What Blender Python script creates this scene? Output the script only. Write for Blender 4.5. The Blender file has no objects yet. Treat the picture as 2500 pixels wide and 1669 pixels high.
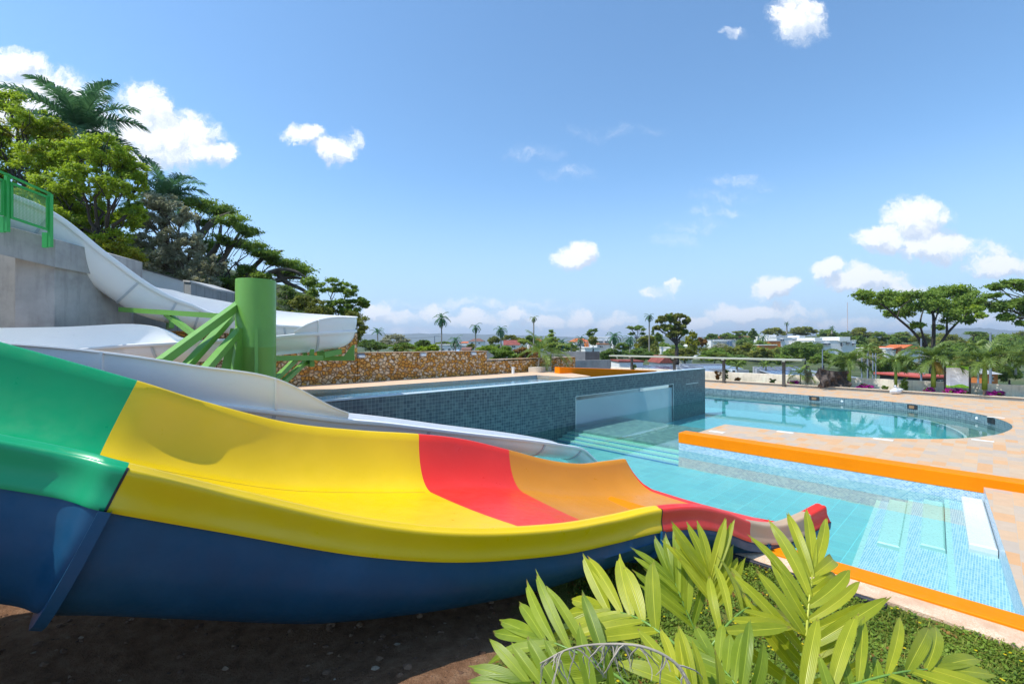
import bpy, math, random
import numpy as np
from mathutils import Vector, Matrix
from mathutils.geometry import tessellate_polygon

R = math.radians
F, CX, CY, EYE = 1111.0, 1250.0, 838.0, 3.4      # focal length etc. in units of the 2500 px wide photograph
col = bpy.context.scene.collection
sc = bpy.context.scene

# ------------------------------------------------------------------ camera
cd = bpy.data.cameras.new('camera'); cam = bpy.data.objects.new('camera', cd); col.objects.link(cam)
cam.location = (0, 0, EYE); cam.rotation_euler = (R(90), 0, 0)
cd.sensor_width = 36; cd.lens = 36 * F / 2500; cd.shift_y = (CY - 834.5) / 2500
cd.clip_start = .05; cd.clip_end = 20000
sc.camera = cam
sc.view_settings.view_transform = 'Standard'; sc.view_settings.look = 'None'
sc.view_settings.gamma = 1; sc.view_settings.exposure = 0.60

# ------------------------------------------------------------------ sun
SUN_EL = R(60); SH = Vector((-.965, -.262, 0)).normalized()
sdir = Vector((SH.x * math.cos(SUN_EL), SH.y * math.cos(SUN_EL), math.sin(SUN_EL)))
sd = bpy.data.lights.new('sun', 'SUN'); so = bpy.data.objects.new('sun', sd); col.objects.link(so)
sd.energy = 3.2; sd.angle = R(.5); sd.color = (1, .955, .89)
so.rotation_euler = (-sdir).to_track_quat('-Z', 'Y').to_euler()

# ------------------------------------------------------------------ node helpers
class NT:
    def __init__(s, tree): s.t = tree; s.n = tree.nodes; s.l = tree.links
    def new(s, typ, **k):
        nd = s.n.new(typ)
        for a, b in k.items(): setattr(nd, a, b)
        return nd
    def put(s, sock, v):
        if v is None: return
        if hasattr(v, 'is_output'): s.l.new(v, sock)
        else:
            if isinstance(v, tuple) and len(v) == 3 and sock.type == 'RGBA': v = (*v, 1)
            sock.default_value = v
    def math(s, op, a, b=None, c=None, clamp=False):
        nd = s.new('ShaderNodeMath', operation=op, use_clamp=clamp)
        for i, v in enumerate((a, b, c)): s.put(nd.inputs[i], v)
        return nd.outputs[0]
    def mix(s, fac, a, b, mode='MIX'):
        nd = s.new('ShaderNodeMix', data_type='RGBA', blend_type=mode)
        s.put(nd.inputs[0], fac); s.put(nd.inputs[6], a); s.put(nd.inputs[7], b)
        return nd.outputs[2]
    def rng(s, v, a, b, c=0., d=1., smooth=False):
        nd = s.new('ShaderNodeMapRange'); nd.interpolation_type = 'SMOOTHSTEP' if smooth else 'LINEAR'
        for i, x in enumerate((v, a, b, c, d)): s.put(nd.inputs[i], x)
        return nd.outputs[0]
    def noise(s, vec, scale, detail=4, rough=.5, dist=0., out=0):
        nd = s.new('ShaderNodeTexNoise'); s.put(nd.inputs['Vector'], vec)
        nd.inputs['Scale'].default_value = scale; nd.inputs['Detail'].default_value = detail
        nd.inputs['Roughness'].default_value = rough; nd.inputs['Distortion'].default_value = dist
        return nd.outputs[out]
    def comb(s, x, y, z=0.):
        nd = s.new('ShaderNodeCombineXYZ')
        for i, v in enumerate((x, y, z)): s.put(nd.inputs[i], v)
        return nd.outputs[0]
    def sep(s, v):
        nd = s.new('ShaderNodeSeparateXYZ'); s.put(nd.inputs[0], v); return nd.outputs
    def ramp(s, fac, stops, const=False):
        nd = s.new('ShaderNodeValToRGB'); r = nd.color_ramp
        if const: r.interpolation = 'CONSTANT'
        while len(r.elements) > 1: r.elements.remove(r.elements[-1])
        r.elements[0].position = stops[0][0]; r.elements[0].color = (*stops[0][1], 1)
        for p, c in stops[1:]:
            e = r.elements.new(p); e.color = (*c, 1)
        s.put(nd.inputs[0], fac); return nd.outputs[0]
    def scale(s, v, sc_):
        nd = s.new('ShaderNodeVectorMath', operation='MULTIPLY'); s.put(nd.inputs[0], v); nd.inputs[1].default_value = sc_
        return nd.outputs[0]
    def bump(s, h, strength=.3, dist=.02, normal=None):
        nd = s.new('ShaderNodeBump'); nd.inputs['Strength'].default_value = strength; nd.inputs['Distance'].default_value = dist
        s.put(nd.inputs['Height'], h)
        if normal is not None: s.l.new(normal, nd.inputs['Normal'])
        return nd.outputs[0]

def srgb(r, g, b):
    f = lambda c: (c / 255 / 12.92) if c <= 10 else ((c / 255 + .055) / 1.055) ** 2.4
    return (f(r), f(g), f(b))

# ------------------------------------------------------------------ world: sky texture and clouds by direction
w = bpy.data.worlds.new('World'); sc.world = w; w.use_nodes = True
W = NT(w.node_tree); W.n.clear()
w.cycles.sampling_method = 'MANUAL'; w.cycles.sample_map_resolution = 256
out = W.new('ShaderNodeOutputWorld'); bg = W.new('ShaderNodeBackground'); W.l.new(bg.outputs[0], out.inputs[0])
sky = W.new('ShaderNodeTexSky', sky_type='NISHITA'); sky.sun_disc = False
sky.sun_elevation = SUN_EL; sky.sun_rotation = math.atan2(SH.x, SH.y)
sky.altitude = 900; sky.air_density = 1.0; sky.dust_density = .9; sky.ozone_density = 1.4
bg.inputs[1].default_value = .14
D = 1.0643
BLOBS = []   # photo px: cx, cy, rx, ry, amp
for c in [(330,250,70,66,1),(390,315,140,72,1),(300,320,110,75,1),(480,342,75,34,1),(25,150,75,42,1),(70,235,170,85,1),(160,300,150,70,1),
          (700,318,50,26,1),(758,345,52,30,.9),(806,315,22,30,.45),(1830,42,66,50,.95),(1700,75,30,14,.3),(1315,592,50,36,1.1),
          (2105,497,76,56,1),(2025,545,62,34,1),(2140,566,90,38,1),(2290,602,90,28,.9),(2255,560,50,22,.5),
          (1895,618,48,30,1),(1975,640,110,34,1),(2070,656,80,18,.7),(1778,666,52,31,1),(1715,716,95,24,.85),(1830,722,70,18,.55),
          (868,722,48,26,.8),(925,728,40,20,.7),(1002,716,40,26,.85),(1090,732,75,20,.8),(1170,716,45,20,.8),(1240,738,60,24,.8),
          (1325,730,42,28,.9),(1405,740,55,18,.7),(1500,668,46,16,.5),(1590,733,50,18,.8),(1545,655,26,10,.4),
          (1700,425,80,20,.2),(1660,460,80,18,.18),(1640,495,80,16,.19),(1590,525,80,16,.18),(1540,555,60,16,.16),(1210,345,80,24,.16),(1310,390,80,26,.15),(1400,300,120,18,.13),
          (950,760,300,14,.4),(1400,765,320,12,.4),(1900,745,260,16,.5),(2250,740,200,30,.5),(1100,695,260,10,.3),(2200,690,120,14,.35)]:
    BLOBS.append(tuple(v * D for v in c[:4]) + (c[4],))
def vmath(T, op, a, b=None, c=None, o=0):
    nd = T.new('ShaderNodeVectorMath', operation=op)
    for i, v in enumerate((a, b, c)): T.put(nd.inputs[i], v)
    return nd.outputs[o]
def blob_field(p):
    tot = None
    for px, py, rx, ry, amp in BLOBS:
        cu, cv, iu, iv = (px - CX)/F, (CY - py)/F, F/rx/1.16, F/ry/1.16
        q = vmath(W, 'MULTIPLY_ADD', p, (iu, iv, 0.), (-cu*iu, -cv*iv, 0.))
        e = W.math('MULTIPLY_ADD', vmath(W, 'DOT_PRODUCT', q, q, o=1), -amp, amp)
        tot = W.math('MAXIMUM', 0. if tot is None else tot, e)
    return tot
tc = W.new('ShaderNodeTexCoord'); dx, dy, dz = W.sep(tc.outputs['Generated'])
ys = W.math('MAXIMUM', dy, .08)
U = W.math('DIVIDE', dx, ys); V = W.math('DIVIDE', dz, ys)
uv0 = W.comb(U, V, 0.)
wrp = W.noise(uv0, 7, 7, .66, 0, 1)
uvw = vmath(W, 'MULTIPLY_ADD', wrp, (.15, .11, 0.), uv0); uvw = vmath(W, 'SUBTRACT', uvw, (.075, .055, 0.))
n2 = W.math('SUBTRACT', W.noise(uvw, 24, 8, .70), .5)
n2b = W.math('SUBTRACT', W.noise(vmath(W, 'ADD', uvw, (-.010, .018, 0.)), 22, 4, .6), .5)
tot = blob_field(uvw)
d0 = W.math('ADD', tot, W.math('MULTIPLY', n2, W.math('MULTIPLY', W.math('MULTIPLY', tot, 3., clamp=True), 2.2)))
tot2 = blob_field(vmath(W, 'ADD', uvw, (-.012, .024, 0.)))
front = W.rng(dy, .1, .25)
alpha = W.math('MULTIPLY', W.math('MULTIPLY', W.rng(d0, .0, .75, 0, 1, True), front), .97)
lit = W.rng(W.math('ADD', W.math('SUBTRACT', tot, tot2), W.math('MULTIPLY', W.math('SUBTRACT', n2, n2b), 1.3)), -.38, .22, 0, 1, True)
ccol = W.mix(lit, (3.3, 3.85, 4.7), (5.6, 5.75, 6.0))
# thin whitish air low over the horizon
low = W.rng(dz, -.02, .36, .86, 0., True)
skyb = W.mix(1., sky.outputs[0], (.82, 1.09, 1.18), 'MULTIPLY')
skyc = W.mix(low, skyb, (2.75, 3.65, 5.0))
cl = W.mix(alpha, skyc, ccol)
W.l.new(cl, bg.inputs[0])

# ------------------------------------------------------------------ geometry helpers
def P(px, py, d): return Vector(((px - CX) * d / F, d, EYE - (py - CY) * d / F))
def G(px, py, z=0.):
    d = (EYE - z) * F / (py - CY); return Vector(((px - CX) * d / F, d, z))
TH = math.atan2(.687, .726); CA, SA = math.cos(TH), math.sin(TH)
def AB(a, b, z=0.): return Vector((a * CA - b * SA, a * SA + b * CA, z))

def world_of(o):
    M_ = Matrix.LocRotScale(o.location, o.rotation_euler, None)
    return M_ if o.parent is None else world_of(o.parent) @ M_
class MB:
    """collects vertices, faces and uvs, then links them as one mesh object"""
    def __init__(s): s.v = []; s.f = []; s.uv = []; s.n = 0
    def add(s, vs, fs, uv=None):
        vs = np.asarray([tuple(p) for p in vs] if not isinstance(vs, np.ndarray) else vs, dtype=float)
        for f in fs: s.f.append(tuple(i + s.n for i in f))
        s.v.append(vs); s.uv.append(np.asarray(uv, float) if uv is not None else np.zeros((len(vs), 2))); s.n += len(vs)
        return s
    def box(s, lo, hi, M=None):
        x0, y0, z0 = lo; x1, y1, z1 = hi
        vs = [Vector(p) for p in ((x0,y0,z0),(x1,y0,z0),(x1,y1,z0),(x0,y1,z0),(x0,y0,z1),(x1,y0,z1),(x1,y1,z1),(x0,y1,z1))]
        if M is not None: vs = [M @ p for p in vs]
        return s.add(vs, [(3,2,1,0),(4,5,6,7),(0,1,5,4),(1,2,6,5),(2,3,7,6),(3,0,4,7)])
    def bbox(s, lo, hi, c=.01, M=None):
        """box with chamfered edges"""
        x0, y0, z0 = lo; x1, y1, z1 = hi
        loops = [((x0+c,y0+c,z0),(x1-c,y0+c,z0),(x1-c,y1-c,z0),(x0+c,y1-c,z0)),
                 ((x0,y0,z0+c),(x1,y0,z0+c),(x1,y1,z0+c),(x0,y1,z0+c)),
                 ((x0,y0,z1-c),(x1,y0,z1-c),(x1,y1,z1-c),(x0,y1,z1-c)),
                 ((x0+c,y0+c,z1),(x1-c,y0+c,z1),(x1-c,y1-c,z1),(x0+c,y1-c,z1))]
        vs = [Vector(p) for L in loops for p in L]
        if M is not None: vs = [M @ p for p in vs]
        fs = [(3,2,1,0),(12,13,14,15)]
        for k in range(3):
            for i in range(4):
                j = (i+1) % 4; fs.append((4*k+i, 4*k+j, 4*k+4+j, 4*k+4+i))
        return s.add(vs, fs)
    def beam(s, p, q, w, h, up=(0,0,1)):
        p = Vector(p); q = Vector(q); t = (q-p).normalized(); up = Vector(up)
        sd_ = t.cross(up).normalized(); u = sd_.cross(t)
        vs = [c + sd_*(a*w/2) + u*(b*h/2) for c in (p, q) for a, b in ((-1,-1),(1,-1),(1,1),(-1,1))]
        return s.add(vs, [(3,2,1,0),(4,5,6,7),(0,1,5,4),(1,2,6,5),(2,3,7,6),(3,0,4,7)])
    def tube(s, pts, rad, n=8, cap=True):
        pts = [Vector(p) for p in pts]
        if not hasattr(rad, '__len__'): rad = [rad]*len(pts)
        vs = []; fs = []; pu = None
        for i, p in enumerate(pts):
            t = (pts[min(i+1, len(pts)-1)] - pts[max(i-1, 0)]).normalized()
            if pu is None:
                pu = t.orthogonal().normalized()
            pu = (pu - t*pu.dot(t)); pu = pu.normalized() if pu.length > 1e-5 else t.orthogonal().normalized()
            sv = t.cross(pu)
            for k in range(n):
                a = 2*math.pi*k/n; vs.append(p + (pu*math.cos(a) + sv*math.sin(a))*rad[i])
        for i in range(len(pts)-1):
            for k in range(n):
                j = (k+1) % n; fs.append((i*n+k, i*n+j, i*n+n+j, i*n+n+k))
        if cap:
            fs.append(tuple(range(n-1, -1, -1))); fs.append(tuple((len(pts)-1)*n + k for k in range(n)))
        return s.add(vs, fs)
    def lathe(s, prof, c, n=24, M=None):
        vs = []; fs = []
        for r, z in prof:
            for k in range(n):
                a = 2*math.pi*k/n; vs.append(Vector((c[0]+r*math.cos(a), c[1]+r*math.sin(a), c[2]+z)))
        for i in range(len(prof)-1):
            for k in range(n):
                j = (k+1) % n; fs.append((i*n+k, i*n+j, i*n+n+j, i*n+n+k))
        return s.add(vs, fs)
    def grid(s, rows, uv=None):
        """rows: list of equally long lists of points"""
        m = len(rows[0]); vs = [p for r in rows for p in r]
        fs = [(i*m+j, i*m+j+1, (i+1)*m+j+1, (i+1)*m+j) for i in range(len(rows)-1) for j in range(m-1)]
        if uv is None: uv = [(j/(m-1), i/(len(rows)-1)) for i in range(len(rows)) for j in range(m)]
        return s.add(vs, fs, uv)
    def prism(s, pts, z0, z1, holes=None, sides=True, top=True, bottom=False):
        loops = [[Vector((p[0], p[1], 0)) for p in pts]] + [[Vector((p[0], p[1], 0)) for p in h] for h in (holes or [])]
        tri = tessellate_polygon(loops); flat = [p for L in loops for p in L]
        def orient(t, up):
            a, b, c = (flat[i] for i in t); nz_ = (b-a).cross(c-a).z
            return t if (nz_ > 0) == up else tuple(reversed(t))
        if top: s.add([(p.x, p.y, z1) for p in flat], [orient(t, True) for t in tri])
        if bottom: s.add([(p.x, p.y, z0) for p in flat], [orient(t, False) for t in tri])
        if sides:
            for L in loops:
                n = len(L)
                s.add([(p.x, p.y, z0) for p in L] + [(p.x, p.y, z1) for p in L], [(i, (i+1) % n, n+(i+1) % n, n+i) for i in range(n)])
        return s
    def mesh(s, name, smooth=False):
        me = bpy.data.meshes.new(name)
        V_ = np.concatenate(s.v) if s.v else np.zeros((0, 3))
        me.from_pydata(V_.tolist(), [], s.f)
        uvs = np.concatenate(s.uv) if s.uv else None
        if uvs is not None and uvs.any():
            lay = me.uv_layers.new(name='UVMap'); idx = np.zeros(len(me.loops), dtype=np.int32)
            me.loops.foreach_get('vertex_index', idx); lay.data.foreach_set('uv', uvs[idx].astype(np.float32).ravel())
        if smooth: me.shade_smooth()
        me.update(); return me
    def build(s, name, mat, parent=None, smooth=False, angle=None, loc=None, rotz=None):
        me = s.mesh(name, smooth); me.materials.append(mat)
        if angle: 
            me.shade_smooth(); me.set_sharp_from_angle(angle=R(angle))
        o = bpy.data.objects.new(name, me); col.objects.link(o)
        if parent is not None:
            o.parent = parent
            if loc is None and rotz is None:          # geometry is in world space; put it under its thing
                me.transform(world_of(parent).inverted())
        if loc is not None: o.location = loc
        if rotz is not None: o.rotation_euler.z = rotz
        return o
def raw_mesh(name, V_, nper, mat, parent=None, uv=None):
    """many separate polygons of nper corners; V_ is (N*nper, 3)"""
    me = bpy.data.meshes.new(name); n = len(V_)//nper
    me.vertices.add(len(V_)); me.vertices.foreach_set('co', V_.astype(np.float32).ravel())
    me.loops.add(len(V_)); me.loops.foreach_set('vertex_index', np.arange(len(V_), dtype=np.int32))
    me.polygons.add(n); me.polygons.foreach_set('loop_start', np.arange(0, len(V_), nper, dtype=np.int32))
    me.update(calc_edges=True); me.materials.append(mat)
    o = bpy.data.objects.new(name, me); col.objects.link(o)
    if parent is not None:
        o.parent = parent; me.transform(world_of(parent).inverted())
    return o
def tag(o, label=None, cat=None, group=None, kind=None):
    if label: o['label'] = label
    if cat: o['category'] = cat
    if group: o['group'] = group
    if kind: o['kind'] = kind
    return o
def thing(name, label, cat, loc=(0,0,0), group=None, rz=0.):
    o = bpy.data.objects.new(name, None); col.objects.link(o); o.location = loc; o.rotation_euler.z = rz
    o.empty_display_size = .2
    return tag(o, label, cat, group)
def structure(o): o['kind'] = 'structure'; return o
def AB_obj(m, name, mat, parent=None, **k):
    """geometry given in pool axes (a, b, z): the object itself is turned, so object coordinates follow the tiles"""
    return m.build(name, mat, parent, loc=(0,0,0), rotz=TH, **k) if parent is None else m.build(name, mat, parent, loc=(0,0,0), rotz=0., **k)
def crom(pts, n):
    """Catmull-Rom through pts (lists of floats), n samples per span"""
    pts = [np.array(p, float) for p in pts]; o = []
    e = [2*pts[0]-pts[1]] + pts + [2*pts[-1]-pts[-2]]
    for i in range(1, len(e)-2):
        for k in range(n):
            t = k/n; a, b, c, d = e[i-1], e[i], e[i+1], e[i+2]
            o.append(.5*((2*b)+(-a+c)*t+(2*a-5*b+4*c-d)*t*t+(-a+3*b-3*c+d)*t**3))
    o.append(pts[-1]); return o

# ------------------------------------------------------------------ materials
def mat(name):
    m = bpy.data.materials.new(name); m.use_nodes = True; T = NT(m.node_tree)
    b = T.n['Principled BSDF']; return m, T, b
def obj_co(T): return T.new('ShaderNodeTexCoord').outputs['Object']
def paint(name, c, rough=.4, var=.1, bump=.0, scale=3., spec=.5, coat=0., dirt=None, dirtamt=.35, dirtscale=1.2):
    m, T, b = mat(name); co = obj_co(T)
    n = T.noise(co, scale, 6, .6)
    dark = tuple(x*(1-var*1.6) for x in c); lite = tuple(min(1, x*(1+var)) for x in c)
    cc = T.ramp(n, [(.25, dark), (.5, c), (.78, lite)])
    if dirt:
        dn = T.rng(T.noise(co, dirtscale, 8, .68, .4), .5, .75); cc = T.mix(T.math('MULTIPLY', dn, dirtamt), cc, dirt)
    T.l.new(cc, b.inputs['Base Color'])
    T.l.new(T.rng(T.noise(co, scale*5, 5), .3, .75, rough*.8, min(1, rough*1.25)), b.inputs['Roughness'])
    b.inputs['Specular IOR Level'].default_value = spec
    b.inputs['Coat Weight'].default_value = coat; b.inputs['Coat Roughness'].default_value = .15
    if bump: T.l.new(T.bump(T.noise(co, scale*14, 5, .6), bump, .01), b.inputs['Normal'])
    return m
def concrete(name, c, panels=None, scale=1.):
    m, T, b = mat(name); co = obj_co(T)
    n = T.noise(co, 1.3*scale, 8, .65); n2 = T.noise(co, 60*scale, 4, .6)
    st = T.noise(T.scale(co, (3., 3., .35)), 2.2, 5, .6)
    cc = T.ramp(n, [(.25, tuple(x*.68 for x in c)), (.5, c), (.75, tuple(min(1, x*1.22) for x in c))])
    cc = T.mix(T.math('MULTIPLY', T.rng(st, .5, .72), .45), cc, tuple(x*.5 for x in c))
    cc = T.mix(T.math('MULTIPLY', T.rng(n2, .5, .8), .3), cc, tuple(x*.55 for x in c))
    if panels:
        x, y, z = T.sep(co)
        s_ = T.math('ADD', x, y)
        def line(v, per, wd):
            fr = T.math('FRACT', T.math('DIVIDE', v, per)); return T.math('LESS_THAN', fr, wd/per)
        ln = T.math('MAXIMUM', line(s_, panels[0], .02), line(z, panels[1], .016))
        cc = T.mix(T.math('MULTIPLY', ln, .6), cc, tuple(x*.35 for x in c))
    T.l.new(cc, b.inputs['Base Color']); b.inputs['Roughness'].default_value = .88
    T.l.new(T.bump(T.math('ADD', n, T.math('MULTIPLY', n2, .4)), .5, .02), b.inputs['Normal'])
    return m
def tiles(name, cols, sx, sz, mortar, mcol, plane='xy', rough=.3, offset=0., bumpd=.003, var=.0, spec=.5, squash=None):
    """rectangular tiles with a colour of their own each; plane picks the two axes"""
    m, T, b = mat(name); x, y, z = T.sep(obj_co(T))
    u, v = {'xy': (x, y), 'xz': (x, z), 'yz': (y, z), 'yx': (y, x), 'sz': (T.math('ADD', x, y), z)}[plane]
    row = T.math('FLOOR', T.math('DIVIDE', v, sz))
    us = T.math('ADD', T.math('DIVIDE', u, sx), T.math('MULTIPLY', row, offset))
    colm = T.math('FLOOR', us); fu = T.math('FRACT', us); fv = T.math('FRACT', T.math('DIVIDE', v, sz))
    wn = T.new('ShaderNodeTexWhiteNoise', noise_dimensions='2D'); T.put(wn.inputs['Vector'], T.comb(colm, row))
    cc = T.ramp(wn.outputs[0], [(i/len(cols), c) for i, c in enumerate(cols)], True)
    n = T.noise(obj_co(T), 4., 6, .65)
    cc = T.mix(T.math('MULTIPLY', T.rng(n, .35, .75), .22), cc, tuple(q*.55 for q in cols[0]))
    mu = T.math('LESS_THAN', T.math('MINIMUM', fu, T.math('SUBTRACT', 1., fu)), mortar/sx/2)
    mv = T.math('LESS_THAN', T.math('MINIMUM', fv, T.math('SUBTRACT', 1., fv)), mortar/sz/2)
    mm = T.math('MAXIMUM', mu, mv)
    cc = T.mix(mm, cc, mcol)
    T.l.new(cc, b.inputs['Base Color'])
    T.l.new(T.mix(mm, (rough,)*3, (.8,)*3), b.inputs['Roughness'])
    b.inputs['Specular IOR Level'].default_value = spec
    h = T.math('SUBTRACT', T.math('MULTIPLY', T.noise(obj_co(T), 25, 3), .3), mm)
    T.l.new(T.bump(h, .5, bumpd), b.inputs['Normal'])
    return m
def leafmat(name, c1, c2, trans=.35, rough=.5, nscale=.8, c3=None):
    m, T, b = mat(name)
    geo = T.new('ShaderNodeNewGeometry'); ri = geo.outputs['Random Per Island']
    n = T.noise(obj_co(T), nscale, 3, .5)
    f = T.math('ADD', T.math('MULTIPLY', T.rng(n, .3, .7), .6), T.math('MULTIPLY', ri, .4))
    cc = T.ramp(f, [(.12, c1), (.85, c2)] + ([(1., c3)] if c3 else []))
    T.l.new(cc, b.inputs['Base Color']); b.inputs['Roughness'].default_value = rough
    b.inputs['Specular IOR Level'].default_value = .3
    tr = T.new('ShaderNodeBsdfTranslucent'); T.l.new(T.mix(.5, cc, T.mix(1., cc, (1.0, 1.0, .35), 'MULTIPLY')), tr.inputs[0])
    mx = T.new('ShaderNodeMixShader'); mx.inputs[0].default_value = trans
    T.l.new(b.outputs[0], mx.inputs[1]); T.l.new(tr.outputs[0], mx.inputs[2])
    T.l.new(mx.outputs[0], T.n['Material Output'].inputs[0])
    return m
def water(name, tint, ripple=.05, scale=1.2, rough=.0, ior=1.33):
    m, T, b = mat(name); T.n.remove(b); co = obj_co(T)
    n = T.math('ADD', T.noise(co, scale, 3, .5), T.math('MULTIPLY', T.noise(co, scale*5, 2, .5), .18))
    nr = T.bump(n, ripple, .05)
    fr = T.new('ShaderNodeFresnel'); fr.inputs['IOR'].default_value = ior; T.l.new(nr, fr.inputs['Normal'])
    gl = T.new('ShaderNodeBsdfGlossy'); gl.inputs['Roughness'].default_value = rough; T.l.new(nr, gl.inputs['Normal'])
    tr = T.new('ShaderNodeBsdfTransparent'); T.put(tr.inputs[0], tint)
    mx = T.new('ShaderNodeMixShader'); T.l.new(fr.outputs[0], mx.inputs[0])
    T.l.new(tr.outputs[0], mx.inputs[1]); T.l.new(gl.outputs[0], mx.inputs[2])
    T.l.new(mx.outputs[0], T.n['Material Output'].inputs[0])
    return m

# ================================================================== SETTING: terrain, pools, decks
M_ = {}
# --- near garden: soil under the slide, turf beside the pool
def near_z(x, y):
    a = x*CA + y*SA; r = math.hypot(x, y*.9)
    z = .02 + 1.55*math.exp(-(r/2.3)**2) + .16*max(0, min(1, (7 - a)/5))
    z += .5*max(0, min(1, (-x - 3.5)/5)) * max(0, min(1, (7 - a)/3))
    return z + .03*math.sin(x*1.9+y*.7) + .02*math.sin(y*3.1-x*1.3)
m, T, b = mat('soil_and_turf'); co = obj_co(T)
n = T.noise(co, 6, 8, .7); n2 = T.noise(co, 38, 5, .7)
soil = T.ramp(n, [(.25, (.13,.07,.038)), (.5, (.27,.145,.08)), (.75, (.40,.25,.15))])
turf = T.ramp(n2, [(.3, (.09,.13,.02)), (.5, (.20,.22,.045)), (.75, (.36,.30,.11))])
x_, y_, z_ = T.sep(co)
gm = T.math('ADD', T.math('ADD', x_, T.math('MULTIPLY', y_, -.12)), T.math('MULTIPLY', T.math('SUBTRACT', T.noise(co, 1.1, 6, .65), .5), 2.4))
gf = T.rng(gm, -.6, -.1, 0, 1, True)
T.l.new(T.mix(gf, soil, turf), b.inputs['Base Color']); b.inputs['Roughness'].default_value = .95; b.inputs['Specular IOR Level'].default_value = .1
T.l.new(T.bump(T.math('ADD', n, n2), .9, .05), b.inputs['Normal']); M_['soil'] = m
def grid_mesh(name, xs, ys, zf, mt, smooth=True):
    nx_, ny_ = len(xs), len(ys)
    vs = np.array([(x, y, zf(x, y)) for y in ys for x in xs]); mb = MB()
    mb.add(vs, [(j*nx_+i, j*nx_+i+1, (j+1)*nx_+i+1, (j+1)*nx_+i) for j in range(ny_-1) for i in range(nx_-1)])
    return mb.build(name, mt, smooth=smooth)
rows = []
for i in range(150):                               # the bed runs up to the strip of washed gravel at a = 7.3
    a = 7.32 - 17*(i/149)**1.3; rows.append([])
    for j in range(190):
        bq = -9 + 24*j/189; p = AB(a, bq); z = near_z(p.x, p.y)
        e = min(1, (7.32-a)/.5); rows[-1].append((p.x, p.y, z*e + .13*(1-e) + random.Random(i*997+j).uniform(-.012, .012)))
mb = MB(); mb.grid([list(reversed(r)) for r in rows]); structure(mb.build('garden_ground', M_['soil'], smooth=True))

# --- far ground, one sheet to the horizon
def far_z(x, y):
    a = x*CA + y*SA; bq = -x*SA + y*CA
    z = -3.6
    d = math.hypot(x, y)
    z += 5.5*math.exp(-((x-150)/85)**2 - ((y-235)/75)**2) * 1.9
    z += 2.0*math.exp(-((x-60)/60)**2 - ((y-220)/70)**2)
    if d > 60: z += 1.2*math.sin(x*.021)*math.sin(y*.017+1)*min(1, (d-60)/120)
    hl = max(0, min(1, (-x-8.5)/9)) * max(0, min(1, (y-17.5)/5)) * max(0, 1-max(0, (y-34)/22))
    z += 12*hl*hl*(3-2*hl)
    return z
m, T, b = mat('far_ground'); co = obj_co(T); n = T.noise(co, .08, 8, .65)
T.l.new(T.ramp(n, [(.3, (.035,.055,.018)), (.55, (.07,.1,.03)), (.75, (.14,.13,.06))]), b.inputs['Base Color']); b.inputs['Roughness'].default_value = 1
T.l.new(T.bump(T.noise(co, .6, 5), .8, .5), b.inputs['Normal'])
def spaced(lo, hi, c, n_, k=3.2):
    t = np.linspace(-1, 1, n_); s_ = np.sinh(t*k)/math.sinh(k)
    return [c + (hi-c)*v if v > 0 else c - (lo-c)*v*-1*-1 if False else c + (c-lo)*v for v in s_]
structure(grid_mesh('ground', spaced(-7000, 7000, 0, 150, 6), spaced(-3000, 9000, 10, 150, 6), far_z, m))

# distant mountains
m, T, b = mat('mountain_forest'); co = obj_co(T)
T.l.new(T.ramp(T.noise(co, .004, 8, .6), [(.3, (.03,.05,.03)), (.7, (.07,.1,.05))]), b.inputs['Base Color']); b.inputs['Roughness'].default_value = 1
def ridge(name, pts, depth):
    mb = MB(); rows = [[], [], [], []]; rr = random.Random(5)
    pts = crom(pts, 10)
    for px, py, d in pts:
        top = P(px, py + rr.uniform(-1.2, 1.2), d); rows[0].append((top.x*.9, top.y*.9, -30)); rows[1].append((top.x*.96, top.y*.96, top.z*.5))
        rows[2].append(top); rows[3].append((top.x*1.15, top.y*1.15, -30))
    mb.grid(rows); return structure(mb.build(name, m, smooth=True))
ridge('mountains', [(500,822,5200),(800,818,5200),(1000,814,5200),(1250,817,5400),(1420,822,5400),(1650,824,5200),(1820,818,5200),(2100,815,5000),(2360,800,4600),(2480,806,4600),(2700,800,4600)], 1)
ridge('mountains', [(1450,832,3200),(1620,820,3200),(1700,824,3200),(1790,817,3300),(1900,826,3300),(2250,826,3000),(2360,815,3000),(2440,822,2900),(2520,818,2900),(2650,826,2900)], 1)

# --- materials of the pools
PE = [(.62,.42,.26),(.58,.42,.28),(.66,.39,.20),(.54,.43,.32),(.60,.44,.29),(.65,.42,.24),(.50,.41,.32),(.65,.37,.18),(.59,.42,.27),(.56,.43,.31)]
M_['deck'] = tiles('sandstone_deck', PE, .60, .30, .006, (.50,.42,.33), 'xy', .75, .37, .002, spec=.25)
M_['deck_up'] = tiles('upper_sandstone', [(.76,.52,.34),(.70,.50,.34),(.77,.54,.36),(.72,.49,.32)], .60, .30, .006, (.55,.45,.35), 'xy', .8, .37, .002, spec=.25)
CY_ = [(.16,.47,.47),(.17,.49,.49),(.15,.45,.46),(.18,.50,.49)]
M_['cyan'] = tiles('cyan_pool_floor', CY_, .42, .42, .012, (.20,.66,.68), 'xy', .35, 0)
MO = [(.25,.48,.60),(.34,.55,.65),(.27,.50,.62),(.38,.58,.67),(.30,.52,.63),(.44,.62,.69)]
M_['mosaic'] = tiles('blue_mosaic_floor', MO, .10, .035, .006, (.62,.74,.76), 'xy', .25, 0)
MW = [(.22,.41,.58),(.36,.53,.66),(.26,.45,.60),(.42,.58,.68),(.31,.49,.62),(.48,.62,.70)]
M_['mosaic_v'] = tiles('blue_mosaic_wall', MW, .06, .035, .005, (.80,.85,.86), 'yz', .25, .5)
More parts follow.
